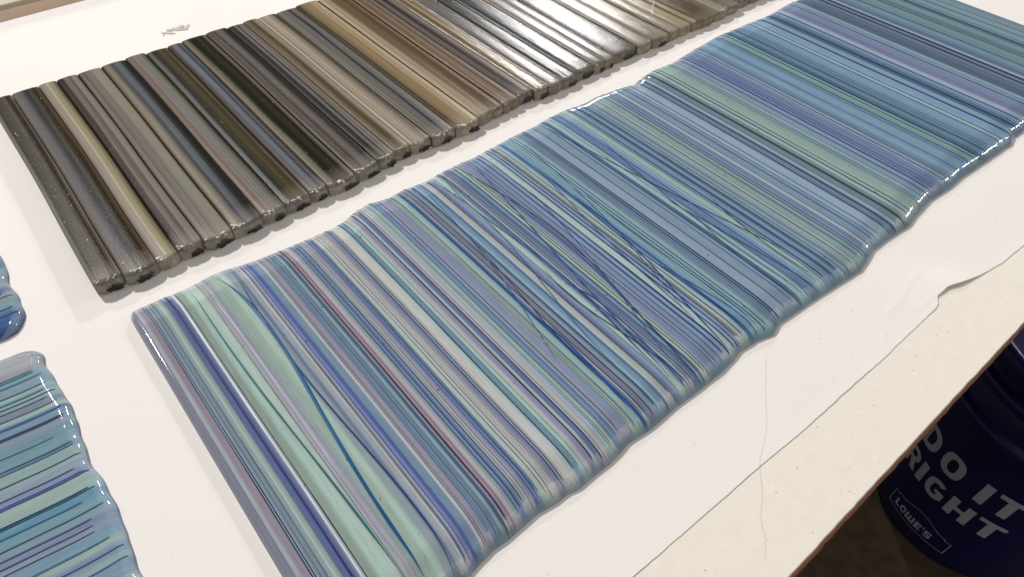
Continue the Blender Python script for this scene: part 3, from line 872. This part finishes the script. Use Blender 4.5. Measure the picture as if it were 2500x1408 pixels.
# ------------------------------------------------------------------ unfired brown panel: strips of streaky glass side by side
STREAKS = [
    [(0, (150, 145, 138)), (.13, (140, 134, 126)), (.2, (60, 52, 42)), (.34, (74, 66, 54)), (.5, (92, 84, 68)), (.62, (108, 98, 80)), (.74, (72, 60, 42)), (.83, (56, 43, 26)), (.92, (120, 110, 98)), (1, (138, 128, 116))],
    [(0, (128, 118, 108)), (.12, (116, 108, 104)), (.3, (114, 110, 114)), (.42, (84, 82, 88)), (.5, (48, 46, 52)), (.58, (70, 66, 58)), (.66, (88, 80, 60)), (.74, (60, 44, 22)), (.86, (66, 50, 30)), (.93, (112, 92, 70)), (1, (96, 80, 62))],
    [(0, (150, 136, 120)), (.15, (166, 153, 139)), (.3, (158, 148, 134)), (.45, (178, 169, 144)), (.65, (168, 158, 118)), (.8, (150, 142, 108)), (.92, (110, 102, 82)), (1, (70, 58, 42))],
    [(0, (44, 34, 22)), (.1, (84, 68, 50)), (.18, (60, 45, 26)), (.3, (72, 58, 40)), (.36, (138, 128, 118)), (.46, (142, 132, 122)), (.56, (106, 97, 90)), (.68, (128, 116, 110)), (.78, (152, 138, 130)), (.92, (150, 136, 128)), (1, (90, 80, 74))],
    [(0, (60, 50, 42)), (.08, (140, 126, 116)), (.18, (116, 102, 88)), (.3, (126, 114, 102)), (.45, (142, 132, 123)), (.62, (148, 146, 136)), (.78, (152, 150, 136)), (.92, (152, 142, 116)), (1, (120, 108, 84))],
    [(0, (50, 42, 32)), (.1, (150, 138, 118)), (.25, (150, 138, 120)), (.34, (116, 112, 106)), (.42, (84, 88, 94)), (.55, (116, 121, 126)), (.68, (104, 108, 112)), (.78, (70, 72, 74)), (.88, (54, 50, 48)), (1, (40, 36, 30))],
    [(0, (70, 58, 48)), (.1, (138, 124, 108)), (.25, (130, 116, 104)), (.36, (144, 124, 128)), (.5, (140, 139, 138)), (.66, (142, 142, 136)), (.8, (130, 130, 114)), (.88, (96, 94, 82)), (1, (40, 38, 32))],
    [(0, (52, 50, 44)), (.1, (116, 118, 110)), (.2, (108, 110, 104)), (.28, (52, 50, 44)), (.38, (76, 70, 52)), (.52, (88, 80, 56)), (.66, (98, 85, 52)), (.78, (84, 72, 48)), (.88, (118, 104, 92)), (1, (70, 58, 48))],
    [(0, (116, 102, 92)), (.1, (52, 42, 32)), (.18, (122, 110, 100)), (.3, (118, 117, 116)), (.44, (126, 132, 140)), (.54, (108, 124, 146)), (.64, (60, 66, 76)), (.72, (104, 106, 106)), (.86, (112, 110, 106)), (.94, (30, 26, 22)), (1, (34, 30, 26))],
    [(0, (120, 110, 98)), (.14, (140, 131, 116)), (.22, (120, 110, 96)), (.3, (50, 42, 30)), (.46, (46, 38, 28)), (.56, (78, 70, 50)), (.66, (62, 54, 42)), (.78, (44, 36, 34)), (.88, (128, 118, 110)), (1, (104, 94, 88))],
    [(0, (126, 114, 106)), (.14, (92, 82, 80)), (.24, (132, 120, 112)), (.34, (96, 86, 82)), (.48, (138, 124, 113)), (.6, (120, 116, 114)), (.68, (98, 110, 120)), (.76, (76, 72, 58)), (.86, (56, 50, 38)), (1, (62, 56, 46))],
    [(0, (52, 50, 44)), (.14, (72, 70, 64)), (.3, (62, 60, 56)), (.4, (130, 126, 126)), (.5, (126, 122, 124)), (.56, (26, 22, 20)), (.64, (136, 128, 124)), (.82, (138, 126, 112)), (1, (120, 106, 84))],
    [(0, (132, 118, 96)), (.2, (138, 124, 98)), (.4, (112, 92, 64)), (.55, (104, 86, 60)), (.7, (150, 136, 114)), (1, (168, 154, 134))],
    [(0, (168, 154, 134)), (.3, (178, 164, 144)), (.55, (172, 158, 138)), (.75, (150, 136, 118)), (.86, (50, 42, 34)), (.93, (120, 108, 96)), (1, (44, 38, 32))],
    [(0, (120, 116, 104)), (.2, (142, 137, 122)), (.36, (120, 118, 110)), (.48, (126, 122, 124)), (.56, (32, 28, 32)), (.64, (120, 118, 118)), (.78, (130, 126, 120)), (.9, (112, 108, 88)), (1, (78, 68, 52))],
    [(0, (96, 82, 66)), (.1, (84, 66, 52)), (.2, (146, 126, 94)), (.36, (168, 144, 104)), (.5, (158, 132, 92)), (.64, (182, 162, 128)), (.8, (176, 158, 124)), (.92, (186, 170, 138)), (1, (40, 32, 24))],
    [(0, (186, 172, 142)), (.16, (192, 177, 148)), (.3, (168, 148, 120)), (.42, (184, 166, 136)), (.55, (148, 122, 92)), (.75, (122, 97, 66)), (1, (116, 91, 60))],
    [(0, (120, 95, 64)), (.3, (126, 99, 68)), (.5, (112, 88, 58)), (.75, (134, 108, 78)), (1, (118, 94, 66))],
    [(0, (128, 102, 74)), (.3, (158, 134, 112)), (.42, (128, 102, 76)), (.7, (122, 97, 70)), (1, (136, 110, 84))],
    [(0, (160, 138, 112)), (.3, (120, 98, 72)), (.6, (140, 122, 106)), (1, (110, 94, 86))],
    [(0, (90, 78, 72)), (.2, (134, 122, 116)), (.36, (62, 52, 48)), (.5, (84, 72, 68)), (.66, (132, 118, 110)), (.86, (140, 126, 118)), (1, (34, 28, 22))],
    [(0, (112, 94, 60)), (.16, (160, 140, 98)), (.32, (92, 74, 42)), (.42, (170, 150, 108)), (.6, (176, 156, 116)), (.72, (88, 70, 40)), (.84, (186, 168, 130)), (.94, (200, 184, 150)), (1, (54, 44, 32))],
    [(0, (106, 96, 90)), (.2, (122, 116, 110)), (.5, (126, 121, 116)), (.75, (112, 107, 101)), (1, (96, 92, 86))],
    [(0, (92, 90, 82)), (.2, (64, 64, 60)), (.34, (98, 98, 92)), (.5, (60, 62, 60)), (.7, (76, 78, 76)), (1, (50, 52, 52))],
    [(0, (56, 60, 62)), (.2, (80, 88, 94)), (.45, (66, 74, 80)), (.6, (84, 92, 98)), (.8, (64, 66, 66)), (1, (36, 34, 32))],
    [(0, (124, 110, 98)), (.25, (132, 118, 104)), (.45, (82, 68, 58)), (.7, (92, 78, 66)), (.86, (124, 112, 102)), (1, (50, 44, 38))],
    [(0, (112, 104, 98)), (.3, (132, 124, 118)), (.7, (128, 122, 118)), (1, (70, 66, 64))],
    [(0, (34, 30, 30)), (.3, (70, 64, 64)), (.5, (42, 38, 40)), (.8, (64, 60, 56)), (1, (110, 104, 88))],
    [(0, (140, 132, 110)), (.25, (158, 148, 124)), (.6, (152, 142, 118)), (.8, (120, 106, 82)), (1, (146, 134, 108))],
    [(0, (110, 94, 66)), (.2, (140, 126, 98)), (.4, (108, 92, 64)), (.6, (158, 144, 114)), (1, (150, 138, 110))],
    [(0, (130, 118, 94)), (.2, (166, 156, 132)), (.5, (160, 150, 126)), (.8, (170, 160, 136)), (1, (92, 82, 58))],
    [(0, (160, 146, 112)), (.4, (176, 162, 126)), (.8, (166, 150, 114)), (1, (130, 112, 78))],
    [(0, (164, 142, 104)), (.5, (170, 150, 112)), (1, (120, 98, 56))],
    [(0, (108, 86, 42)), (.4, (98, 76, 34)), (.8, (112, 90, 48)), (1, (160, 148, 120))],
    [(0, (60, 50, 36)), (.15, (150, 140, 114)), (.4, (168, 158, 132)), (.7, (162, 152, 128)), (.9, (154, 142, 118)), (1, (46, 38, 28))],
    [(0, (120, 106, 92)), (.3, (138, 123, 108)), (.7, (134, 120, 106)), (.9, (150, 138, 122)), (1, (90, 78, 66))],
    [(0, (84, 72, 62)), (.4, (104, 90, 78)), (.8, (72, 62, 54)), (1, (120, 110, 92))],
    [(0, (140, 130, 106)), (.3, (154, 143, 118)), (.6, (60, 50, 38)), (.75, (120, 106, 84)), (1, (112, 96, 72))],
]
brown = empty('raw_glass_panel', 'long brown and grey glass panel of ribbed strips, rough unpolished ends', 'glass panel')
TB = 0.030
gx = [g[0] for g in GROOVES]
gy = [g[1] for g in GROOVES]
while gx[-1] < 2.46:
    gx.append(gx[-1] + RND.uniform(0.045, 0.075))
    gy.append(1.172 + RND.uniform(-0.006, 0.006))
prof = [(0.0, 0.02), (0.0, 0.84), (0.006, 0.90), (0.016, 0.935), (0.04, 0.962), (0.10, 0.985), (0.2, 0.996)]
prof = prof + [(0.2 + 0.6 * i / 46, 1.0) for i in range(1, 46)] + [(1 - a, b) for a, b in reversed(prof)]


def stops(tab, u):
    for (a, c), (b, d) in zip(tab, tab[1:]):
        if u <= b:
            return mix(lin(c), lin(d), (u - a) / (b - a))
    return lin(tab[-1][1])


def pale_body(tab, u):
    c = stops(tab, u)
    g = sum(c) / 3
    return [min(0.9, 1.02 * (q * 0.9 + g * 0.1) * (max(g, 0.004) / 0.19) ** 0.22) for q in c]


bv, bf = [], []
box(bv, bf, gx[0] + 0.006, gx[-1] - 0.006, 1.25, 1.972, 0.0008, TB * 0.55)
obj('light_stop_slab', bv, bf, M_DARK, brown, smooth=False)  # unseen dark slab added to stop light leaking between the strips
strip_tops = []
for i in range(len(gx) - 1):
    x0, x1 = gx[i], gx[i + 1]
    w = x1 - x0
    gap = min(0.0003, w * 0.006)
    if i < len(STREAKS):
        tab = STREAKS[i]
    else:
        tab = STREAKS[RND.randrange(12, 36)]
    yn = (gy[i] + gy[i + 1]) / 2 + RND.uniform(-0.004, 0.003)
    yf = 1.984 + RND.uniform(-0.004, 0.004)
    tz = TB * (1 + RND.uniform(-0.05, 0.05))
    sd = i * 3.3
    lean = RND.uniform(-0.004, 0.004)

    def wob(x, y):
        return 0.0035 * nz(x * 3, y * 2.2, 50)

    lines = [(RND.uniform(0.06, 0.95), RND.choice((0.006, 0.010, 0.016)), RND.uniform(0.25, 0.65)) for _ in range(max(2, int(w / 0.010)))]
    lights = [(RND.uniform(0.08, 0.92), RND.uniform(0.01, 0.03), RND.uniform(1.15, 1.5)) for _ in range(3)]
    ys = [(yn, 0.80), (yn + 0.0012, 0.90), (yn + 0.004, 0.965), (yn + 0.009, 0.995)]
    ys += [(yn + 0.012 + (yf - yn - 0.024) * k / 16, 1.0) for k in range(17)]
    ys += [(yf - 0.006, 0.985), (yf - 0.002, 0.93), (yf, 0.80), (yf + 0.0005, 0.02)]
    verts, cols = [], []
    pale = lin((190, 182, 168))
    soft_l, soft_r = RND.random() < 0.45, RND.random() < 0.45
    def lip(u):
        return (0.008 * abs(2 * u - 1) ** 3.5 + 0.0025 * nz(u * 5, sd)) * min(1.0, w / 0.045)

    for u, hz in prof:
        for k, (y, hy) in enumerate(ys):
            x = x0 + gap + (w - 2 * gap) * u
            if k < 5:
                y += lip(u) * (1 - k / 6)
                hy -= 0.10 * max(0, nz(u * 6, sd + 2)) * (1 - k / 5)
            z = tz * min(hz, 1) * hy
            if hz > 0.9:
                z += 0.0005 * nz(x * 40, y * 2, sd) + 0.0012 * math.sin(u * math.pi)
            x += wob(x, y)
            verts.append((x, y, z + 0.0004))
            c = pale_body(tab, min(1, max(0, u + 0.05 * nz(y * 3, u * 3, sd) + 0.02 * nz(y * 9, u * 9, sd))))
            for lu, lw, lk in lines + lights:
                q = abs(u + 0.010 * nz(y * 2, lu * 9, sd) - lu) / lw
                if q < 1.5:
                    c = [p * (1 + (lk - 1) * math.exp(-q * q * 1.5)) for p in c]
            if u < 0.012 or u > 0.988:
                c = lin((84, 74, 64)) if (soft_l if u < 0.5 else soft_r) else lin((34, 28, 22))  # shade of the grooves painted into the strip edges
            if k < 5:
                c = mix(c, pale, 0.55 - 0.06 * k)
            if y > yf - 0.012:
                c = mix(c, lin((140, 132, 112)), 0.35)
            cols.append(c)
    st = obj('glass_strip', verts, grid_faces(len(prof), len(ys)), M_BROWN_GLOSSY if i >= 21 else M_BROWN, brown, cols)
    strip_tops.append((x0, x1, yn, yf, tz))
    # broken end face towards the viewer
    ev, ec = [], []
    warm = min(1, i / 30)
    ecol = mix(lin((240, 232, 224)), lin((240, 226, 198)), warm)
    rows = 5
    for u, hz in prof:
        for k in range(rows):
            t = k / (rows - 1)
            x = x0 + gap + (w - 2 * gap) * u
            x += wob(x, yn)
            z = 0.001 + (tz * min(hz, 1) * 0.80 - 0.001) * t
            y = yn + lip(u) - 0.0016 * math.sin(t * math.pi) + 0.0022 * nz(x * 60, z * 80, sd) * math.sin(t * math.pi)
            ev.append((x, y, z + 0.0004))
            tone = 0.85 + 0.35 * nz(x * 50, z * 60, sd + 4)
            if u in (0.0, 1.0):
                tone *= 0.55
            ec.append([q * tone for q in ecol])
    obj('broken_end', ev, grid_faces(len(prof), rows), M_END, st, ec)
    # dark reflection in the broken end, painted as a dark jagged patch
    if i < 30 and i not in (2, 16, 17, 18, 22, 28) and w > 0.03:
        cx = x0 + w * RND.uniform(0.52, 0.72)
        hw = w * RND.uniform(0.24, 0.38)
        zt = tz * RND.uniform(0.62, 0.84)
        fv = [(cx, yn - 0.0042, zt * 0.5)]
        m2 = 15
        for j in range(m2):
            an = 2 * math.pi * j / m2
            rr = RND.uniform(0.55, 1.2)
            zz = zt * 0.5 + 0.5 * zt * rr * math.sin(an) * (1 if math.sin(an) > 0 else 0.75)
            fv.append((cx + hw * rr * math.cos(an) + wob(cx, yn), yn - 0.0035 + RND.uniform(-0.0006, 0.0006), max(0.0016, zz)))
        ff = [(0, 1 + j, 1 + (j + 1) % m2) for j in range(m2)]
        obj('painted_dark_reflection', fv, ff, M_DARK, st, smooth=False)

# glints along the near rim and sparkles on top, painted as white flakes
sv, sf = [], []


def lip_y(i, u):
    x0, x1 = strip_tops[i][:2]
    return 0.008 * abs(2 * u - 1) ** 3.5 * min(1.0, (x1 - x0) / 0.045)


def flake(v, f, x, y, z, r, flat=0.35, long=1.0):
    b = len(v)
    n = RND.choice((3, 4, 5))
    a0 = RND.uniform(0, 6.28)
    for j in range(n):
        an = a0 + j * 2 * math.pi / n
        rr = r * RND.uniform(0.5, 1.3)
        v.append((x + rr * math.cos(an) * long, y + rr * math.sin(an), z + RND.uniform(0, flat) * r))
    v.append((x, y, z + r * 0.5))
    for j in range(n):
        f.append((b + j, b + (j + 1) % n, b + n))


for i, (x0, x1, yn, yf, tz) in enumerate(strip_tops):
    w = x1 - x0
    if i > 27 and i % 2:
        continue
    n = int((46 if i < 16 else 18) * min(1.6, w / 0.05))
    c0 = RND.uniform(0.3, 0.6)
    for k in range(n):
        u = min(0.93, max(0.1, RND.gauss(c0, 0.17)))
        x = x0 + w * u
        t = RND.random()
        y = yn + 0.001 + t * 0.010 + 0.004 * nz(u * 9, i)
        z = tz * (0.88 + 0.12 * min(1, t * 2)) + 0.0006
        flake(sv, sf, x, y + lip_y(i, u), z, RND.uniform(0.0005, 0.0016), 0.3, RND.uniform(1.2, 3.5))
o = obj('painted_glints', sv, sf, M_SPARK, brown, smooth=False)
o['kind'] = 'stuff'
sv, sf = [], []
for k in range(1500):  # sparkles of the strip tops, painted as small white flakes
    i = RND.randrange(len(strip_tops) - 6)
    if RND.random() < 0.25:
        i = RND.choice((0, 0, 0, 1, 1, 9, 10, 24, 25))
    x0, x1, yn, yf, tz = strip_tops[i]
    x = x0 + (x1 - x0) * RND.uniform(0.15, 0.85)
    y = RND.uniform(yn + 0.02, yf - 0.02)
    flake(sv, sf, x, y, tz + 0.0014, RND.uniform(0.0004, 0.0009) if k % 50 else 0.0018)
o = obj('painted_sparkles', sv, sf, M_SPARKLE, brown, smooth=False)
o['kind'] = 'stuff'
# scratch across the strips near the reflection
sv, sf = [], []
for k in range(90):
    t = k / 89
    x = 1.62 + (1.70 - 1.62) * t + 0.003 * RND.uniform(-1, 1)
    y = 1.275 + 0.065 * t + 0.002 * RND.uniform(-1, 1)
    flake(sv, sf, x, y, TB + 0.0018, RND.uniform(0.0008, 0.0019))
o = obj('scratch', sv, sf, M_SPARK, brown, smooth=False)
o['kind'] = 'stuff'

# ------------------------------------------------------------------ pile of glass splinters on the paper
shards = [((0.462, 2.112), 0.034, 0.008, -44), ((0.490, 2.124), 0.026, 0.016, -20), ((0.506, 2.126), 0.022, 0.016, 30), ((0.524, 2.120), 0.020, 0.010, 50), ((0.500, 2.110), 0.030, 0.008, -14), ((0.472, 2.126), 0.018, 0.010, -35), ((0.516, 2.108), 0.018, 0.007, 60), ((0.448, 2.108), 0.010, 0.004, 70)]
for i, ((x, y), ln, wd, an) in enumerate(shards):
    a = math.radians(an)
    v = []
    n = 6
    for zz in (0.0006, 0.0010 + 0.0003 * (i % 3)):
        for j in range(n):
            t = 2 * math.pi * j / n
            rr = RND.uniform(0.6, 1.05)
            lx, lyy = ln * 0.72 * rr * math.cos(t), wd * 0.75 * rr * math.sin(t)
            v.append((x + lx * math.cos(a) - lyy * math.sin(a), y + lx * math.sin(a) + lyy * math.cos(a), zz + RND.uniform(0, 0.0008)))
    f = [tuple(range(n - 1, -1, -1)), tuple(range(n, 2 * n))] + [(j, (j + 1) % n, n + (j + 1) % n, n + j) for j in range(n)]
    s = obj('glass_splinter', v, f, M_SHARD, smooth=False)
    tag(s, 'thin clear glass splinter in the little heap behind the brown panel', 'glass splinter', 'splinters heaped on the paper')

# ------------------------------------------------------------------ hair lying over paper and board
pts = resample([tuple(p) for p in HAIR], 60)
v = []
for i, (x, y) in enumerate(pts):
    x += 0.0012 * nz(i * 0.6, 4)
    zc = 0.0012 if y > paper_y(x) else BZ + 0.0012
    for j in range(5):
        an = j * 2 * math.pi / 5
        v.append((x + 0.00024 * math.cos(an), y, zc + 0.00024 * math.sin(an)))
f = [(i * 5 + j, i * 5 + (j + 1) % 5, (i + 1) * 5 + (j + 1) % 5, (i + 1) * 5 + j) for i in range(len(pts) - 1) for j in range(5)]
hair = obj('hair', v, f, M_HAIR)
tag(hair, 'long thin grey hair lying across the paper edge and bare board', 'hair')

# ------------------------------------------------------------------ loose specks
sv, sf = [], []
for k in range(220):
    if k < 110:
        x = RND.uniform(0.45, 1.75)
        y = RND.uniform(0.032, 0.140)
        if y > paper_y(x) - 0.006:
            continue
        z = BZ
    else:
        x = RND.uniform(-0.15, 2.2)
        y = RND.choice((RND.uniform(0.16, 0.29), RND.uniform(0.16, 0.29), RND.uniform(2.0, 2.42), RND.uniform(0.3, 1.1)))
        if -0.17 < x < -0.01 or y > 1.99 or (y < 0.29 and y > paper_y(x)):
            z = 0.0006
        else:
            continue
    r = RND.choice((0.0003, 0.0004, 0.0004, 0.0006, 0.0006, 0.0010))
    b = len(sv)
    a = RND.uniform(0, 6.28)
    for j in range(5):
        an = j * 2 * math.pi / 5
        lx, lyy = r * RND.uniform(0.8, 1.8) * math.cos(an), r * 0.6 * math.sin(an)
        sv.append((x + lx * math.cos(a) - lyy * math.sin(a), y + lx * math.sin(a) + lyy * math.cos(a), z + 0.0002))
    sv.append((x, y, z + 0.0008))
    for j in range(5):
        sf.append((b + j, b + (j + 1) % 5, b + 5))
o = obj('dirt_specks', sv, sf, M_GRIT, smooth=False)
o['kind'] = 'stuff'
tag(o, 'scattered dark dirt specks on the bare board and the paper', 'dirt')

# ------------------------------------------------------------------ bucket on the floor
BX, BY, FZ = 0.8889, -0.0797, -0.73
R0, SLOPE = 0.132, (0.150 - 0.132) / 0.37
bucket = empty('plastic_bucket', 'dark navy plastic bucket with grey lettering on the floor beside the table', 'bucket')
bucket.location = (BX, BY, FZ)


def wall_r(z):
    return R0 + SLOPE * z


def lathe(name, profile, mat, n=96):
    v = []
    for i in range(n + 1):
        a = 2 * math.pi * i / n
        for r, z in profile:
            v.append((r * math.cos(a), r * math.sin(a), z))
    return obj(name, v, grid_faces(n + 1, len(profile)), mat, bucket, scale=1)


lathe('body', [(0.0, 0.004), (0.118, 0.004), (0.124, 0.0), (0.129, 0.002), (wall_r(0.008), 0.008), (wall_r(0.05), 0.05), (wall_r(0.12), 0.12), (wall_r(0.2), 0.2), (wall_r(0.28), 0.28), (wall_r(0.40), 0.40), (wall_r(0.40) - 0.004, 0.40), (0.128, 0.02), (0.0, 0.02)], M_NAVY)
for z0, z1, out in ((0.288, 0.306, 0.0085), (0.352, 0.368, 0.0095)):
    a = wall_r(z0)
    lathe('ridge', [(a - 0.001, z0 - 0.004), (a + out * 0.7, z0 - 0.002), (a + out, z0 + 0.002), (a + out, z1 - 0.002), (a + out * 0.7, z1), (wall_r(z1) - 0.001, z1 + 0.003)], M_NAVY)
a = wall_r(0.395)
lathe('lid', [(a - 0.001, 0.386), (a + 0.008, 0.388), (a + 0.009, 0.393), (a + 0.009, 0.409), (a + 0.006, 0.414), (a - 0.004, 0.415), (a - 0.008, 0.406), (0.0, 0.404)], M_NAVY)


# letters: built on a unit box, then wrapped on the wall
def quad_strip(outer, inner, closed=True):
    n = len(outer)
    v = outer + inner
    m = n if closed else n - 1
    return v, [(j, (j + 1) % n, n + (j + 1) % n, n + j) for j in range(m)]


def ring(a0, a1, tx, ty, n=36, p=2.6, cx=0.5, cy=0.5, rx=0.5, ry=0.5):
    def se(an, rx, ry):
        c, s = math.cos(an), math.sin(an)
        return (cx + rx * math.copysign(abs(c) ** (2 / p), c), cy + ry * math.copysign(abs(s) ** (2 / p), s))
    closed = abs(a1 - a0) > 359
    k = n if closed else n + 1
    o = [se(math.radians(a0 + (a1 - a0) * j / n), rx, ry) for j in range(k)]
    i = [se(math.radians(a0 + (a1 - a0) * j / n), rx - tx, ry - ty) for j in range(k)]
    return quad_strip(o, i, closed)


def rect(x0, x1, y0, y1, n=4):
    v = []
    for i in range(n + 1):
        t = i / n
        v += [(x0 + (x1 - x0) * t, y0), (x0 + (x1 - x0) * t, y1)]
    return v, [(2 * i, 2 * i + 2, 2 * i + 3, 2 * i + 1) for i in range(n)]


def poly(pts):
    return list(pts), [tuple(range(len(pts)))]


def join(*parts):
    v, f = [], []
    for pv, pf in parts:
        b = len(v)
        v += pv
        f += [tuple(b + i for i in q) for q in pf]
    return v, f


def letter(ch):
    if ch == 'I':
        return rect(0, 1, 0, 1)
    if ch == 'T':
        return join(rect(0, 1, 0.80, 1, 8), rect(0.33, 0.67, 0, 0.80))
    if ch == 'H':
        return join(rect(0, 0.33, 0, 1), rect(0.67, 1, 0, 1), rect(0.33, 0.67, 0.40, 0.60))
    if ch == 'O':
        return ring(0, 360, 0.30, 0.21, 40)
    if ch == 'G':
        return join(ring(48, 335, 0.30, 0.21, 40), rect(0.52, 1.0, 0.36, 0.54), rect(0.72, 1.0, 0.16, 0.36))
    if ch == 'D':
        return join(rect(0, 0.32, 0, 1), ring(-90, 90, 0.30, 0.21, 24, 2.4, 0.40, 0.5, 0.60, 0.5), rect(0.32, 0.40, 0.79, 1, 1), rect(0.32, 0.40, 0, 0.21, 1))
    if ch == 'R':
        return join(rect(0, 0.32, 0, 1), ring(-90, 90, 0.28, 0.18, 18, 2.4, 0.46, 0.70, 0.50, 0.30), rect(0.32, 0.46, 0.82, 1, 1), rect(0.32, 0.46, 0.40, 0.58, 1), poly([(0.40, 0.40), (0.62, 0), (1.0, 0), (0.76, 0.44)]))
    if ch == 'L':
        return join(rect(0, 0.38, 0, 1), rect(0.38, 1, 0, 0.24))
    if ch == 'E':
        return join(rect(0, 0.36, 0, 1), rect(0.36, 1, 0.78, 1), rect(0.36, 1, 0, 0.22), rect(0.36, 0.9, 0.39, 0.61))
    if ch == 'W':
        return join(rect(0, 0.22, 0.0, 1), rect(0.39, 0.61, 0.0, 0.9), rect(0.78, 1, 0.0, 1), rect(0.22, 0.39, 0, 0.24), rect(0.61, 0.78, 0, 0.24))
    if ch == "'":
        return poly([(0.2, 0), (0.8, 0.2), (1, 1), (0, 1)])
    if ch == 'S':
        return join(rect(0.1, 1, 0.80, 1), rect(0, 0.34, 0.5, 0.90), rect(0.34, 0.9, 0.40, 0.60), rect(0.66, 1, 0.12, 0.5), rect(0, 0.9, 0, 0.20), rect(0.0, 0.34, 0.40, 0.5, 1))


def wrap(name, v, f, p0, p1, z0, z1):
    """map the unit box to angles p0..p1 (degrees) and heights z0..z1"""
    out = []
    for x, y in v:
        z = z0 + (z1 - z0) * y
        a = math.radians(p0 + (p1 - p0) * x)
        r = wall_r(z) + 0.0007
        out.append((r * math.cos(a), r * math.sin(a), z))
    return obj(name, out, f, M_PRINT, bucket, scale=1, smooth=False)


for ch, p0, p1 in (('D', 137.0, 150.6), ('O', 154.6, 168.2), ('I', 177.8, 182.5), ('T', 185.4, 199.0)):
    wrap('letter', *letter(ch), p0, p1, 0.1785, 0.2225)
for ch, p0, p1 in (('R', 135.0, 147.0), ('I', 149.0, 153.6), ('G', 156.4, 168.4), ('H', 171.4, 184.6), ('T', 187.1, 200.6)):
    wrap('letter', *letter(ch), p0, p1, 0.1200, 0.1600)
for ch, p0, p1, dz in (('L', 150.6, 154.4, 0), ('O', 155.2, 159.4, 0), ('W', 160.2, 166.4, 0), ('E', 167.4, 171.6, 0), ("'", 172.3, 173.4, 0.011), ('S', 174.2, 178.4, 0)):
    wrap('letter', *letter(ch), p0, p1, 0.0405 + dz, 0.0560 if not dz else 0.0570)
# outline of the gabled emblem
L_, R_ = 146.4, 188.4
cx = (L_ + R_) / 2
path = [(L_, 0.034), (L_, 0.063), (L_ + 4.0, 0.063), (L_ + 4.0, 0.066), (cx - 13, 0.0675), (cx - 3.4, 0.0785), (cx + 3.4, 0.0785), (cx + 13, 0.0675), (R_ - 4.0, 0.066), (R_ - 4.0, 0.063), (R_, 0.063), (R_, 0.034)]
th = 0.0011
full = []
n = len(path)
for k in range(n):
    (a0, z0), (a1, z1) = path[k], path[(k + 1) % n]
    m2 = max(1, int(abs(a1 - a0) / 1.5))
    for j in range(m2):
        t = j / m2
        full.append((a0 + (a1 - a0) * t, z0 + (z1 - z0) * t))
outer, inner = [], []
deg = math.degrees(1 / 0.136)
for k in range(len(full)):
    a, b, c = full[k - 1], full[k], full[(k + 1) % len(full)]
    d1 = Vector(((b[0] - a[0]) / deg, b[1] - a[1])).normalized()
    d2 = Vector(((c[0] - b[0]) / deg, c[1] - b[1])).normalized()
    t = (d1 + d2)
    t = t.normalized() if t.length > 1e-6 else d1
    nn = Vector((-t.y, t.x))
    kx = 1.0 / max(0.5, nn.dot(Vector((-d1.y, d1.x))))
    outer.append((b[0] + nn.x * th * kx * deg, b[1] + nn.y * th * kx))
    inner.append((b[0], b[1]))
v, f = quad_strip(outer, inner, True)
wrap('emblem_outline', v, f, 0.0, 1.0, 0.0, 1.0)
